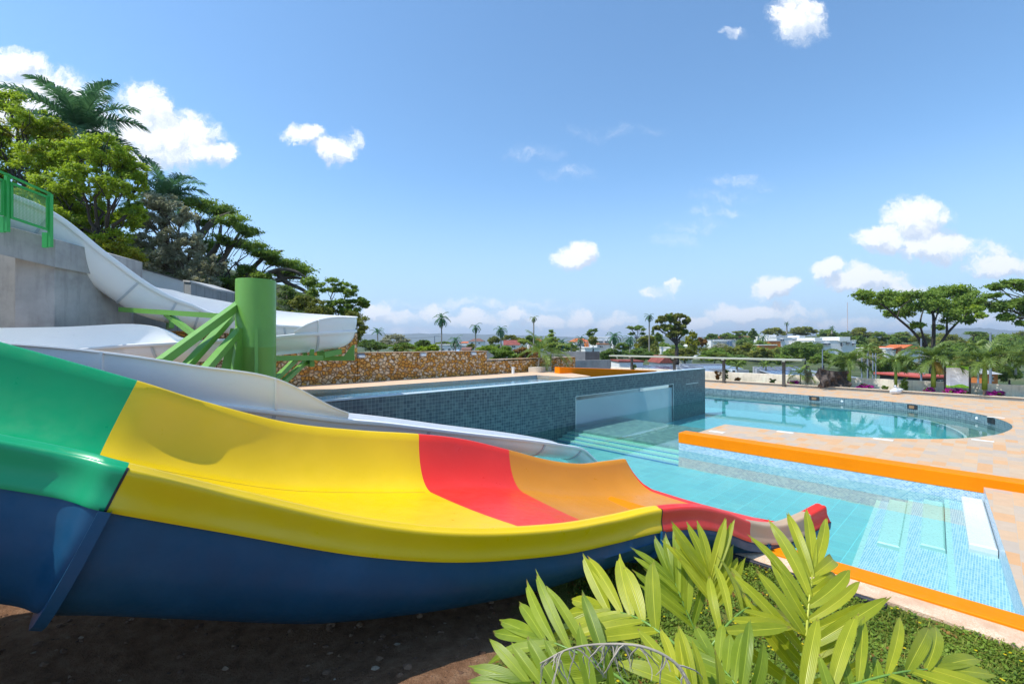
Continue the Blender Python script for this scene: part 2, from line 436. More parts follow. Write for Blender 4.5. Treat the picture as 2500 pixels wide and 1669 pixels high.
M_['mosaic_x'] = tiles('blue_mosaic_end', MW, .06, .035, .005, (.80,.85,.86), 'xz', .25, .5)
ST = [(.050,.090,.110),(.062,.108,.128),(.076,.128,.142),(.054,.098,.116),(.094,.152,.162),(.068,.114,.128),(.040,.076,.098),(.106,.166,.172)]
M_['stone_tile'] = tiles('dark_pool_tile', ST, .125, .125, .008, (.24,.34,.36), 'xz', .35, 0., .004)
M_['stone_tile_v'] = tiles('dark_pool_tile_end', ST, .125, .125, .008, (.24,.34,.36), 'yz', .35, 0., .004)
M_['shelf'] = tiles('shelf_stone_tile', [(.14,.27,.26),(.17,.31,.29),(.20,.35,.31),(.13,.25,.25)], .20, .20, .008, (.22,.36,.34), 'xy', .5, 0.)
M_['round'] = tiles('round_pool_floor', [(.12,.50,.56),(.14,.53,.58),(.11,.48,.54)], .3, .3, .01, (.26,.60,.66), 'xy', .3, 0)
M_['orange'] = paint('orange_paint', (.95,.235,.0), .6, .03, .12, 2., .12, dirt=(.55,.13,.0), dirtamt=.15)
M_['white'] = paint('white_ceramic', (.64,.69,.67), .25, .03)
M_['blueband'] = tiles('deep_blue_band', [(.03,.42,.86),(.05,.50,.92),(.02,.36,.78)], .05, .05, .004, (.2,.45,.65), 'xz', .25, 0)

# --- lower pool outline in pool axes
near_rim = [(19.7,7.75),(19.75,6.6),(19.85,5.6),(20.15,4.2),(20.9,2.8),(22.4,1.15),(24.3,.1),(26.2,-.4),(27.9,-.55),(29.6,-.3),(31.2,.35),(32.7,1.4),(33.8,2.8),(34.45,4.6),(34.6,6.5)]
rim_s = [tuple(p) for p in crom(near_rim, 5)]
SHB = lambda a, b: b + .15 - .47*(15.53-a)/7.47      # the right end of the near pool is not quite square
outline = [(8.06,0.),(15.53,0.),(15.53,7.73),(19.7,7.73)] + rim_s[1:] + [(34.6,17.),(30.9,17.),(30.9,13.55),(8.06,13.55)]
deck_out = [(7.69,-14),(40.0,-30),(40.0,48),(31.,48),(31.,13.75),(30.77,13.75),(30.77,13.43),(7.69,13.43)]
# the deck goes round: far side, right side and the strip by the orange wall
deck_poly = [(7.75,-14),(40.0,-40),(40.0,50),(34.6,50)] + [(34.6,6.5)] + list(reversed(rim_s))[1:] + [(15.53,7.75),(15.53,.15),(8.06,-.32),(7.75,-.34)]
mb = MB(); mb.prism(deck_poly, -1.6, 0., sides=False)
structure(AB_obj(mb, 'pool_deck', M_['deck']))
mb = MB(); mb.prism([(31.0,17),(34.6,17),(34.6,50),(27,50),(27,18.8),(31.0,18.8)], -1, -.004, sides=False); structure(AB_obj(mb, 'pool_deck', M_['deck']))
# walls of the round pool (blue grey tiles laid along the curve)
def uvtiles(name, cols, sx, sz, mortar, mcol):
    m, T, b = mat(name); uv = T.new('ShaderNodeTexCoord').outputs['UV']; u, v, _ = T.sep(uv)
    cu = T.math('FLOOR', T.math('DIVIDE', u, sx)); cv = T.math('FLOOR', T.math('DIVIDE', v, sz))
    fu = T.math('FRACT', T.math('DIVIDE', u, sx)); fv = T.math('FRACT', T.math('DIVIDE', v, sz))
    wn = T.new('ShaderNodeTexWhiteNoise', noise_dimensions='2D'); T.put(wn.inputs['Vector'], T.comb(cu, cv))
    cc = T.ramp(wn.outputs[0], [(i/len(cols), c) for i, c in enumerate(cols)], True)
    mm = T.math('MAXIMUM', T.math('LESS_THAN', fu, mortar/sx), T.math('LESS_THAN', fv, mortar/sz))
    T.l.new(T.mix(mm, cc, mcol), b.inputs['Base Color']); b.inputs['Roughness'].default_value = .3
    return m
M_['rimtile'] = uvtiles('rim_tile', [(.09,.17,.21),(.12,.21,.25),(.16,.26,.29),(.11,.20,.24),(.07,.14,.18)], .1, .1, .007, (.40,.48,.48))
def wall_strip(pts, z0, z1, mt, name, closed=False):
    mb = MB(); L = 0; r0 = []; r1 = []; uv0 = []; uv1 = []
    for i, p in enumerate(pts):
        if i: L += math.dist(p, pts[i-1])
        r0.append((p[0], p[1], z0)); r1.append((p[0], p[1], z1)); uv0.append((L, z0)); uv1.append((L, z1))
    mb.grid([r1, r0], uv1 + uv0); return structure(AB_obj(mb, name, mt))
wall_strip([(15.53+.55,7.73),(19.7,7.73)] + rim_s[1:] + [(34.6,17.)], -1.5, -.002, M_['rimtile'], 'pool_lining')
# main pool lining
mb = MB(); mb.add([(15.53,.15,-1.3),(15.53,7.73,-1.3),(15.53,7.73,-.15),(15.53,.15,-.15)], [(0,1,2,3)]); structure(AB_obj(mb, 'pool_lining', M_['mosaic_v']))
mb = MB(); mb.add([(15.53,7.73,-1.3),(16.08,7.73,-1.3),(16.08,7.73,-.15),(15.53,7.73,-.15)], [(0,1,2,3)])
mb.add([(8.06,-.32,-1.3),(15.53,.15,-1.3),(15.53,.15,-.001),(8.06,-.32,-.001)], [(0,1,2,3)]); structure(AB_obj(mb, 'pool_lining', M_['mosaic_x']))
mb = MB(); mb.add([(8.06,-.32,-1.3),(8.06,13.43,-1.3),(8.06,13.43,.0),(8.06,-.32,.0)], [(3,2,1,0)]); structure(AB_obj(mb, 'pool_lining', M_['mosaic_v']))
# floors
FZ = -.98
mb = MB(); mb.add([(8.06,SHB(8.06,2.0),FZ),(15.53,SHB(15.53,2.0),FZ),(15.53,13.43,FZ),(8.06,13.43,FZ)], [(0,1,2,3)]); structure(AB_obj(mb, 'pool_floor', M_['cyan']))
stairs = thing('pool_stairs', 'blue mosaic underwater stairs with pale edges at the right end of the near pool', 'stairs', (0,0,0), rz=TH)
mbt = MB(); mbn = MB()
for b0, b1, z in ((0,.68,-.46),(.68,1.35,-.62),(1.35,2.0,-.80)):
    n0, n1, f0, f1 = SHB(8.06,b0), SHB(8.06,b1), SHB(15.53,b0), SHB(15.53,b1)
    mbt.add([(8.06,n0,z),(15.53,f0,z),(15.53,f1-.09,z),(8.06,n1-.09,z)], [(0,1,2,3)])
    zl = -1.0 if b1 == 2.0 else z-.19
    mbn.add([(8.06,n1-.09,z),(15.53,f1-.09,z),(15.53,f1,z),(8.06,n1,z),(8.06,n1,zl),(15.53,f1,zl)], [(0,1,2,3),(3,2,5,4)])
AB_obj(mbt, 'tread', M_['mosaic'], stairs)
M_['nosing'] = paint('pale_nosing', (.42,.66,.60), .3, .04)
AB_obj(mbn, 'nosing', M_['nosing'], stairs)
for b0, z, pale in ((.0,-.29,1),(.68,-.53,0),(1.35,-.70,0)):
    mb = MB(); mb.bbox((12.0 if b0 else 11.95, b0+.012, z-.3), (15.51, b0+.38, z), .025); mb.v[-1][:,1] += .15 - .47*(15.53-mb.v[-1][:,0])/7.47
    tag(AB_obj(mb, 'half_step', M_['white'] if pale else M_['nosing'], stairs, angle=40), 'white block standing just proud of the water' if pale else None)
steps = thing('pool_steps', 'pale green underwater steps in long stripes from the dark tiled wall to the orange wall', 'steps', (0,0,0), rz=TH)
M_['step_green'] = paint('step_green', (.26,.66,.46), .3, .05); M_['step_blue'] = paint('step_blue_edge', (.03,.22,.52), .3, .03)
mbt = MB(); mbn = MB(); mbl = MB()
for i, (a0, a1, z) in enumerate(((15.53,15.86,-.86),(15.86,16.2,-.76),(16.2,16.52,-.66))):
    mbt.add([(a0,7.73,z),(a1,7.73,z),(a1,13.43,z),(a0,13.43,z)], [(0,1,2,3)])
    mbn.add([(a0,7.73,z),(a0,13.43,z),(a0,13.43,z-.12),(a0,7.73,z-.12)], [(0,1,2,3)])
    mbn.box((a0-.002,7.74,z-.01),(a0+.05,13.43,z+.004))
    mbl.box((a0-.035,7.74,z-.105),(a0-.004,13.43,z-.075))
AB_obj(mbt, 'tread', M_['step_green'], steps); AB_obj(mbn, 'nosing', M_['nosing'], steps); AB_obj(mbl, 'blue_line', M_['step_blue'], steps)
mb = MB(); mb.add([(16.52,7.73,-.56),(21.,7.73,-.56),(21.,13.43,-.56),(16.52,13.43,-.56),(16.52,7.73,-.7),(16.52,13.43,-.7)], [(0,1,2,3),(0,3,5,4)])
structure(AB_obj(mb, 'pool_floor', M_['shelf']))
inner = [tuple(p) for p in crom([(21.,7.7),(21.05,5.6),(21.25,4.4),(21.8,3.1),(23.,1.9),(24.6,1.05),(26.8,.75),(28.5,.9),(30.2,1.4),(31.8,2.2),(32.95,3.4),(33.7,5.2),(33.85,7.5)], 5)]
ring = MB(); outer_r = rim_s + [(34.6,17.)]
innr = inner + [(33.85,17.)]
def resample(pts, n_):
    d = [0]; 
    for i in range(1, len(pts)): d.append(d[-1]+math.dist(pts[i], pts[i-1]))
    return [(np.interp(t, d, [p[0] for p in pts]), np.interp(t, d, [p[1] for p in pts])) for t in np.linspace(0, d[-1], n_)]
ra, rb = resample(outer_r, 90), resample(innr, 90)
ring.grid([[(p[0], p[1], -.60) for p in ra], [(p[0], p[1], -.60) for p in rb]]); structure(AB_obj(ring, 'pool_floor', M_['shelf']))
mb = MB(); mb.prism([(21.,13.43)] + inner + [(33.85,17.),(30.9,17.),(30.9,13.43)], -2, -1.35, sides=False); structure(AB_obj(mb, 'pool_floor', M_['round']))
wall_strip([(21.,13.43)] + inner + [(33.85,17.)], -1.35, -.60, M_['round'], 'pool_lining')
mb = MB(); edge = [(21.,13.43)] + rb; edge2 = []
mb.grid([[(p[0], p[1], -.594) for p in edge], [(p[0] + (.11 if i < 18 else .11*math.cos(i/92*math.pi*1.1)), p[1] + .11*math.sin(min(1, i/92)*math.pi*1.0), -.594) for i, p in enumerate(edge)]])
tag(AB_obj(mb, 'ledge_line', paint('pale_ledge', (.62,.80,.82), .3, .03)), 'pale curved line on the underwater ledge of the round pool', 'pool edge')

# --- water
M_['water'] = water('pool_water', (.86,.975,.975), .035, 1.4)
mb = MB(); wp = [(8.06,-.32),(15.53,.15),(15.53,7.73),(19.7,7.73)] + rim_s[1:] + [(34.6,17.),(30.77,17.),(30.77,13.43),(8.06,13.43)]
mb.prism(wp, -1, -.4, sides=False); structure(AB_obj(mb, 'pool_water', M_['water']))

# --- orange kerb, orange walls
def kerbwall(a0, b0, a1, b1, z0, z1, label, cat='wall', name='orange_wall'):
    mb = MB(); mb.bbox((a0, b0, z0), (a1, b1, z1), .012); return tag(AB_obj(mb, name, M_['orange'], angle=40), label, cat)
kerbwall(15.526, -9, 16.08, 7.735, -.15, .21, 'long low orange wall between the near pool and the tiled deck')
kerbwall(7.69, -9, 8.064, 13.40, -.3, .2, 'orange kerb along the near edge of the pool beside the grass', 'kerb', 'orange_kerb')
pl, pr = P(1366, 896.5, 24.4), P(1603, 904.6, 27.3)
mb = MB(); dv = (pr-pl).normalized(); q = Vector((-dv.y, dv.x, 0)).normalized()
Mx = [pl, pr, pr + q*.5, pl + q*.5]
mb.add([(p.x, p.y, 1.3) for p in Mx] + [(p.x, p.y, p.z) for p in Mx], [(4,5,6,7),(0,1,5,4),(1,2,6,5),(2,3,7,6),(3,0,4,7)])
tag(mb.build('orange_wall', M_['orange']), 'orange wall on the upper deck, behind the dark tiled pool wall', 'wall')
# washed gravel strip outside the kerb
m, T, b = mat('washed_gravel'); co = obj_co(T); vo = T.new('ShaderNodeTexVoronoi'); T.l.new(co, vo.inputs['Vector']); vo.inputs['Scale'].default_value = 90
T.l.new(T.mix(T.rng(T.noise(co, 3, 6), .35, .7), T.ramp(vo.outputs['Color'], [(.2, (.75,.45,.26)), (.5, (.88,.62,.42)), (.8, (.95,.76,.56))]), (.62,.40,.25)), b.inputs['Base Color'])
b.inputs['Roughness'].default_value = .9; T.l.new(T.bump(vo.outputs['Distance'], .6, .01), b.inputs['Normal'])
rr = random.Random(3); pts = [(7.69,-9)] + [(7.69, 13.4)] + [(7.30 + .05*math.sin(k*.9) + rr.uniform(-.02,.02), 13.4 - k*.35) for k in range(65)]
mb = MB(); mb.prism(pts, -.3, .165); structure(AB_obj(mb, 'gravel_strip', m))
m_dark = paint('dark_edging', (.03,.03,.04), .7, .2)
mb = MB(); mb.bbox((7.22, .9, -.1), (7.29, 5.2, .175), .01); tag(AB_obj(mb, 'edging_strip', m_dark), 'thin dark edging strip between the gravel and the grass', 'edging')

# --- dark tiled wall with its window
wl = thing('tiled_pool_wall', 'long dark teal tiled wall of the upper pool with a glass window', 'wall', (0,0,0), rz=TH)
prof = [(3.5,-2),(16.8,-2),(16.8,.93),(26.3,.93),(26.3,-2),(30.76,-2),(30.76,1.69),(3.5,1.69)]
mb = MB(); tri = tessellate_polygon([[Vector((p[0], p[1], 0)) for p in prof]])
fr_ = []; 
for t in tri:
    a_, b_, c_ = (Vector(prof[i]) for i in t); cr = (b_-a_).cross(c_-a_) if False else (b_.x-a_.x)*(c_.y-a_.y)-(b_.y-a_.y)*(c_.x-a_.x)
    fr_.append(tuple(t) if cr > 0 else tuple(reversed(t)))
mb.add([(p[0], 13.43, p[1]) for p in prof], fr_); mb.add([(p[0], 13.75, p[1]) for p in prof], [tuple(reversed(t)) for t in fr_])
AB_obj(mb, 'wall', M_['stone_tile'], wl)
mb = MB(); np_ = len(prof)
for i in range(np_):
    p, q2 = prof[i], prof[(i+1) % np_]
    mb.add([(p[0],13.43,p[1]),(q2[0],13.43,q2[1]),(q2[0],13.75,q2[1]),(p[0],13.75,p[1])], [(3,2,1,0)])
AB_obj(mb, 'wall_edge', M_['stone_tile_v'], wl)
mb = MB(); mb.bbox((3.5,13.40,1.6905),(30.78,13.78,1.72), .006); AB_obj(mb, 'coping', paint('pale_coping', (.55,.66,.70), .4, .08, dirt=(.3,.36,.38)), wl)
mb = MB(); mb.box((28.0,13.415,.79),(29.7,13.431,.825)); AB_obj(mb, 'overflow_slot', M_['white'], wl)
m, T, b = mat('window_glass')
b.inputs['Base Color'].default_value = (.50,.60,.63,1); b.inputs['Roughness'].default_value = .04; b.inputs['Alpha'].default_value = .62
b.inputs['IOR'].default_value = 1.45
mb = MB(); mb.box((16.802,13.50,-1.99),(26.298,13.56,.72)); AB_obj(mb, 'window', m, wl)
mb = MB(); mb.box((16.82,13.74,.735),(16.95,13.9,.92)); mb.box((16.801,13.42,-.6),(16.84,13.44,.92)); mb.box((26.26,13.42,-.6),(26.299,13.44,.92)); mb.box((16.801,13.42,.90),(26.299,13.44,.93))
AB_obj(mb, 'window_frame', M_['white'], wl)
# pool behind the window
M_['pale_tile'] = paint('pale_pool_lining', (.52,.68,.72), .4, .06)
mb = MB(); mb.add([(16.6,13.75,-1.9),(27,13.75,-1.9),(27,16.2,-1.9),(16.6,16.2,-1.9)], [(0,1,2,3)])
mb.add([(16.6,16.2,-1.9),(27,16.2,-1.9),(27,16.2,1.4),(16.6,16.2,1.4)], [(0,1,2,3)]); mb.add([(16.6,13.75,-1.9),(16.6,16.2,-1.9),(16.6,16.2,1.2),(16.6,13.75,1.2)], [(0,1,2,3)])
mb.add([(27,13.75,-1.9),(27,16.2,-1.9),(27,16.2,1.4),(27,13.75,1.4)], [(3,2,1,0)])
structure(AB_obj(mb, 'pool_lining', M_['pale_tile']))
mb = MB(); mb.add([(16.6,13.56,.715),(27,13.56,.715),(27,16.2,.715),(16.6,16.2,.715)], [(0,1,2,3)]); structure(AB_obj(mb, 'pool_water', M_['water']))
# upper pool
mb = MB(); mb.add([(3.5,13.75,1.3),(17.0,13.75,1.3),(17.0,16.1,1.3),(3.5,16.1,1.3)], [(0,1,2,3)]); structure(AB_obj(mb, 'pool_floor', tiles('upper_pool_floor', [(.42,.72,.86),(.52,.78,.88),(.46,.75,.87)], .2, .2, .012, (.6,.8,.88), 'xy', .3)))
mb = MB(); mb.add([(3.5,16.1,.9),(17.0,16.1,.9),(17.0,16.1,1.66),(3.5,16.1,1.66)], [(0,1,2,3)]); structure(AB_obj(mb, 'pool_lining', tiles('pale_lining', [(.46,.76,.86),(.54,.82,.90),(.50,.79,.88)], .1, .1, .008, (.65,.85,.92), 'xz', .3)))
mb = MB(); mb.add([(3.5,16.1,1.66),(17.0,16.1,1.66),(17.0,16.1,1.78),(3.5,16.1,1.78)], [(0,1,2,3)]); structure(AB_obj(mb, 'pool_lining', M_['blueband']))
mb = MB(); mb.add([(17.0,13.75,.9),(17.0,16.1,.9),(17.0,16.1,1.78),(17.0,13.75,1.78)], [(3,2,1,0)]); structure(AB_obj(mb, 'pool_lining', M_['mosaic_v']))
mb = MB(); mb.add([(3.5,13.74,1.665),(17.0,13.74,1.665),(17.0,16.1,1.665),(3.5,16.1,1.665)], [(0,1,2,3)]); structure(AB_obj(mb, 'pool_water', water('upper_pool_water', (.90,.97,.99), .10, 2.2, ior=1.12)))
mb = MB(); mb.prism([(-8,16.1),(17.0,16.1),(17.0,13.76),(18.4,13.76),(19.6,16.2),(22.8,16.2),(22.8,18.8),(-8,18.8)], 1.55, 1.78, sides=True); structure(AB_obj(mb, 'upper_deck', M_['deck_up']))
mb = MB(); mb.prism([(-8,16.1),(3.5,16.1),(3.5,13.5),(-8,13.5)], 1.3, 1.775); structure(AB_obj(mb, 'upper_deck', M_['deck_up']))

# --- deck details
deck_lights = [(1750,1054),(1917,1054.6),(2156,1072.5),(2399,1075),(2431,1018.7)]
m_dl = paint('deck_plate', (.80,.76,.68), .4, .05)
wh = ['nearest the end of the orange wall','second from the orange wall end','near the middle of the round pool rim','by the right end of the round pool','right of the round pool on its far side']
for i, (px, py) in enumerate(deck_lights):
    p = G(px, py); mb = MB(); Mt = Matrix.Translation(p) @ Matrix.Rotation(TH, 4, 'Z'); mb.bbox((-.13,-.28,.001),(.13,.28,.012), .004, Mt)
    tag(mb.build('drain_cover', m_dl), 'small pale cover set in the deck ' + wh[i], 'cover', 'pale covers set in the deck')
m_in = paint('skimmer_dark', (.02,.025,.03), .6, .1); m_rust = paint('skimmer_inside', (.28,.16,.08), .6, .2)
for i, (px, py, lab) in enumerate(((1996,968.5,'nearest the dark tiled wall'),(2226,991.5,'in the middle of the far rim'),(2411,1024.5,'at the right end of the pool'))):
    p = G(px, py, -.14); near = min(range(1, len(rim_s)), key=lambda k: (AB(*rim_s[k])-p.xy.to_3d()).length if True else 0)
    if (AB(*rim_s[-1])-p.xy.to_3d()).length < 1.0 or i == 0: tdir = AB(0,1)-AB(0,0); base = AB(34.6, (-p.x*SA+p.y*CA))
    else: tdir = (AB(*rim_s[near])-AB(*rim_s[near-1])).normalized(); base = AB(*rim_s[near])
    nrm = Vector((-tdir.y, tdir.x, 0)); 
    if nrm.dot(Vector((0,-1,0))) < 0: nrm = -nrm
    Mt = Matrix((( tdir.x, nrm.x, 0, base.x),( tdir.y, nrm.y, 0, base.y),(0,0,1,0),(0,0,0,1)))
    t = thing('pool_skimmer', 'square dark skimmer opening in the tiled rim, ' + lab, 'skimmer', base, 'skimmers in the round pool rim')
    mb = MB(); mb.box((-.28,-.04,-.30),(.28,.015,-.05), Mt); mb.build('opening', m_in, t)
    mb = MB(); mb.box((-.12,.0,-.26),(.14,.022,-.10), Mt); mb.build('flap', m_rust, t)
m_wd = paint('inlet_white', (.8,.85,.85), .3, .02)
for px, py, lab in ((2042,977.5,'left of the middle'),(2390,1024,'near the right end')):
    p = G(px, py, -.28); a_ = p.x*CA+p.y*SA; b_ = -p.x*SA+p.y*CA
    near = min(range(len(rim_s)), key=lambda k: math.dist(rim_s[k], (a_, b_))); q_ = rim_s[near] if math.dist(rim_s[near], (a_,b_)) < 1 else (34.6, b_)
    c_ = AB(q_[0], q_[1], -.22); dirn = (Vector((0,0,0))-c_); dirn.z = 0; dirn.normalize()
    mb = MB(); mb.tube([c_ - dirn*.02, c_ + dirn*.03, c_ + dirn*.04], [.07,.07,.04], 12)
    tag(mb.build('water_inlet', m_wd), 'round white inlet in the pool rim ' + lab, 'inlet')

# ================================================================== THE WIDE RAINBOW SLIDE
def gel(name, c, rough=.36, var=.06, dirt=None, da=.2):
    """painted fibreglass: gel coat with faint cloudiness and scuffs"""
    m, T, b = mat(name); co = obj_co(T); n = T.noise(co, 1.1, 7, .6, .3)
    cc = T.ramp(n, [(.25, tuple(x*(1-var) for x in c)), (.55, c), (.8, tuple(min(1, x*(1+var)+.01) for x in c))])
    sp = T.rng(T.noise(co, 70, 3, .6), .74, .80); cc = T.mix(T.math('MULTIPLY', sp, .25), cc, tuple(x*.45+.02 for x in c))
    sc_ = T.rng(T.noise(T.scale(co, (1, 1, 4)), 3.5, 9, .75, .6), .58, .8); cc = T.mix(T.math('MULTIPLY', sc_, da*.6), cc, dirt or tuple(min(1, x*.7+.12) for x in c))
    T.l.new(cc, b.inputs['Base Color']); T.l.new(T.rng(T.noise(co, 5, 7, .65), .3, .75, rough*.7, rough*1.6), b.inputs['Roughness'])
    b.inputs['Coat Weight'].default_value = .10; b.inputs['Coat Roughness'].default_value = .12
    T.l.new(T.bump(T.noise(co, 2.2, 4, .5), .12, .03), b.inputs['Normal'])
    return m
GREEN = gel('green_gel', (.0,.36,.13)); YEL = gel('yellow_gel', (.84,.56,.0)); RED = gel('red_gel', (.86,.035,.02)); TAN = gel('tan_gel', (.66,.25,.012))
PALE = gel('worn_tan', (.52,.36,.22)); HULL = gel('blue_hull', (.0,.068,.155), .5, .25, (.03,.09,.17), .4)
WHITE = gel('white_gel', (.92,.90,.87), .35, .03, (.50,.46,.40), .4)
WHITE_IN = gel('white_inside', (.80,.74,.66), .4, .03, (.55,.48,.38), .3)
SEAM = paint('grey_seam', (.58,.60,.62), .5, .1); DARK = paint('dark_joint', (.02,.02,.025), .6, .1)

def FZd(px, py, d): return list(P(px, py, d))
# stations: far rim, near crest, depth of floor under far rim, s = parameter
ST_ = [((-13.6, .2, 6.6), (-10.9,-3.0, 6.1), .85),
       ((-10.2,2.6,5.35), (-7.7,-.2,4.85), .85),
       ((-8.0, 4.05,4.35), (-5.5,1.35,3.80), .85),
       ((-5.99,5.32,3.41), FZd(-3,1073,2.99), .85),
       (FZd(335,930,6.0), FZd(312,1142,3.18), .84),
       (FZd(499,981,6.55), FZd(583,1207,3.72), .82),
       (FZd(700,1032,7.2), FZd(905,1276,4.3), .80),
       (FZd(868,1051,7.7), FZd(1145,1299,4.75), .78),
       (FZd(1023,1060.5,8.1), FZd(1366,1289,5.25), .76),
       (FZd(1135,1073,8.6), FZd(1500,1266,5.75), .70),
       (FZd(1243,1098,9.1), FZd(1603,1242,6.1), .64),
       (FZd(1315,1117,9.4), FZd(1700,1235,6.45), .62),
       (FZd(1370,1128,9.65), FZd(1775,1250,6.75), .58),
       (FZd(1425,1132.5,9.9), FZd(1835,1273,7.0), .55),
       (FZd(1475,1127,10.15), FZd(1905,1280,7.25), .56),
       (FZd(1523.7,1121,10.4), FZd(1965,1258,7.45), .60),
       (FZd(1527,1121,10.45), FZd(2012,1233,7.6), .60)]
NS = 10
st = crom([list(f) + list(n) + [d] for f, n, d in ST_], NS)
def sid(k): return int(round(k*NS))
frames = []
for i, q in enumerate(st):
    Fp = Vector(q[0:3]); Np = Vector(q[3:6]); j0, j1 = max(0, i-2), min(len(st)-1, i+2)
    t = Vector((np.array(st[j1][0:3])+np.array(st[j1][3:6])-np.array(st[j0][0:3])-np.array(st[j0][3:6])).tolist()).normalized()
    h = (Np-Fp); Wd = h.length; h.normalize(); u = h.cross(t).normalized()
    if u.z < 0: u = -u
    hh = h.copy(); hh.z = 0; hh.normalize()
    frames.append((Fp, Np, h, u, Wd, q[6], hh, t, i/NS))
def lane_pts(fr):
    Fp, Np, h, u, Wd, Df, hh, t, _ = fr; drop = max(0, Fp.z-Np.z); Dn = max(.22, Df-drop); pts = []
    for s_, v in ((-.09,.075),(-.085,.02),(-.06,.0),(-.03,.0),(0,.008)): pts.append(Fp + h*s_ - u*v)
    for k in range(1, 13):
        f = k/12; s_ = .72*f**1.15; v = Df*(1-(1-f)**2.1); pts.append(Fp + h*s_ - u*v)
    Wn = Wd-.12
    for k in range(1, 8):
        f = k/8; s_ = .72 + (Wn-.38-.72)*f; pts.append(Fp + h*s_ - u*(Df+(Dn-Df)*f + .03*math.sin(math.pi*f)))
    for k in range(0, 9):
        th = math.pi/2*(1-k/8); s_ = Wn - .38*(1-math.cos(th)); pts.append(Fp + h*s_ - u*Dn*math.sin(th))
    return pts
def rim_pts(fr):
    Fp, Np, h, u, Wd, Df, hh, t, _ = fr; Wn = Wd-.12; pts = [Fp + h*Wn + u*.001, Fp + h*(Wn+.025) + u*.010, Fp + h*(Wn+.06) + u*.012]
    for o, v in ((-.03,.005),(0,.0),(.016,.006),(.028,.022),(.033,.05),(.034,.085),(.035,.12),(.039,.155),(.047,.19),(.058,.22),(.070,.25),(.078,.28),(.075,.292),(.05,.292)):
        pts.append(Np + hh*o - u*v)
    return pts
def hull_pts(fr, grow=0.):
    Fp, Np, h, u, Wd, Df, hh, t, _ = fr
    prof = ((.05,.275),(.07,.42),(.09,.60),(.05,.74),(-.03,.90),(-.17,1.05),(-.38,1.18),(-.66,1.28),(-1.0,1.34),(-1.5,1.37))
    hs = HS*float(np.interp(fr[8], [0,4,5,6,7,8,10,12,16], [1,1,1,.96,.87,.79,.68,.54,.46]))*(1 + max(0., min(1.5, (-3.2-Np.x)*.6))); Dn = max(.22, Df-max(0, Fp.z-Np.z)); lim = lambda o: (Dn+.07) if o < -.3 else (Dn*.62+.06 if o < -.1 else 0)  # upstream hull, past the left of the view, is deepened to shade the soil
    L = [Np + hh*o - u*max(v*hs if v > .5 else v, lim(o)) for o, v in prof]
    c0 = Np - h*(Wd*.5); far = []
    for o, v in ((-1.2,1.30),(-.8,1.22),(-.45,1.08),(-.18,.88),(-.03,.62),(.03,.35),(.05,.09)): far.append(Fp - h*o - u*(max(v*max(hs,.62), (Df+.06)*min(1, -o/.6) if o < 0 else 0)))
    pts = L + far
    if grow:
        out_ = []
        for k, p in enumerate(pts):
            a_ = pts[max(0, k-1)]; b_ = pts[min(len(pts)-1, k+1)]; e = (b_-a_).normalized(); nn = t.cross(e).normalized()
            if nn.dot(p-(Np+Fp)/2 + u*.3) < 0: nn = -nn
            out_.append(p + nn*grow)
        return out_
    return pts
HS = 1.0
slide = thing('water_slide', 'wide slide in bands of green, yellow, red and tan with a dark blue underside', 'slide', tuple(AB(6.0, 4.2, .0)))
def sweep(fn, i0, i1, name, mt, label=None, smooth=60, **k):
    mb = MB(); rows = [fn(frames[i], **k) for i in range(i0, i1+1)]; mb.grid(rows); o = mb.build(name, mt, slide, angle=smooth); return tag(o, label)
K1, KR, KT, KE = sid(4), sid(8), sid(10), len(frames)-1
for i0, i1, mt, lb in ((0, K1, GREEN, 'green lane section'), (K1, KR, YEL, 'yellow lane section'), (KR, KT, RED, 'red lane section'), (KT, KE-7, TAN, 'tan lane section'), (KE-7, KE, RED, 'red stripe at the lower end of the lane')):
    sweep(lane_pts, i0, i1, 'lane_section', mt, lb)
KJ = sid(10) + 1
for i0, i1, mt, lb in ((0, K1, GREEN, 'green edge section'), (K1, KJ, YEL, 'long yellow edge section'), (KJ, sid(12)+9, RED, 'red edge section'), (sid(12)+9, KE-8, PALE, 'worn pale tan edge section'), (KE-8, KE, RED, 'red tip of the edge')):
    sweep(rim_pts, i0, i1, 'edge_section', mt, lb)
for i0, i1 in ((0, K1), (K1, KJ), (KJ, KE)): sweep(hull_pts, i0, i1, 'hull_section', HULL)
# end cap closing the shell, joint flanges
mb = MB(); fr = frames[KE]; a_ = lane_pts(fr); b_ = hull_pts(fr); b_ = [b_[int(round(k*(len(b_)-1)/(len(a_)-1)))] for k in range(len(a_)-1, -1, -1)]
mb.grid([a_, b_]); tag(mb.build('end_lip', RED, slide, angle=50), 'red end lip over the water')
def flange(i, wd, g0, g1, mt, name='joint_flange'):
    fr = frames[i]; t = fr[7]; inn = hull_pts(fr, g0); ou = hull_pts(fr, g1)
    mb = MB(); rows = [[p - t*wd for p in inn], [p - t*wd for p in ou], [p + t*wd for p in ou], [p + t*wd for p in inn]]
    mb.grid(rows); mb.build(name, mt, slide, angle=40)
flange(K1, .035, .0, .10, HULL); flange(KJ, .03, -.02, .06, HULL); flange(sid(13)+5, .025, -.02, .05, HULL)
for i in (K1, KJ):
    fr = frames[i]; t = fr[7]; r_ = [p + (fr[6]*.004 + fr[3]*.003) for p in rim_pts(fr)[3:]]
    mb = MB(); mb.grid([[p - t*.008 for p in r_], [p + t*.008 for p in r_]]); mb.build('joint_line', DARK, slide)
# fine seam on the lane floor
fr_l = [lane_pts(f) for f in frames]
mb = MB(); rows = [[fr_l[i][16] + frames[i][3]*.004 + frames[i][2]*.0, fr_l[i][16] + frames[i][3]*.004 + frames[i][2]*.012] for i in range(0, KR)]
mb.grid(rows); mb.build('floor_seam', paint('seam_line', (.35,.25,.03), .6), slide)

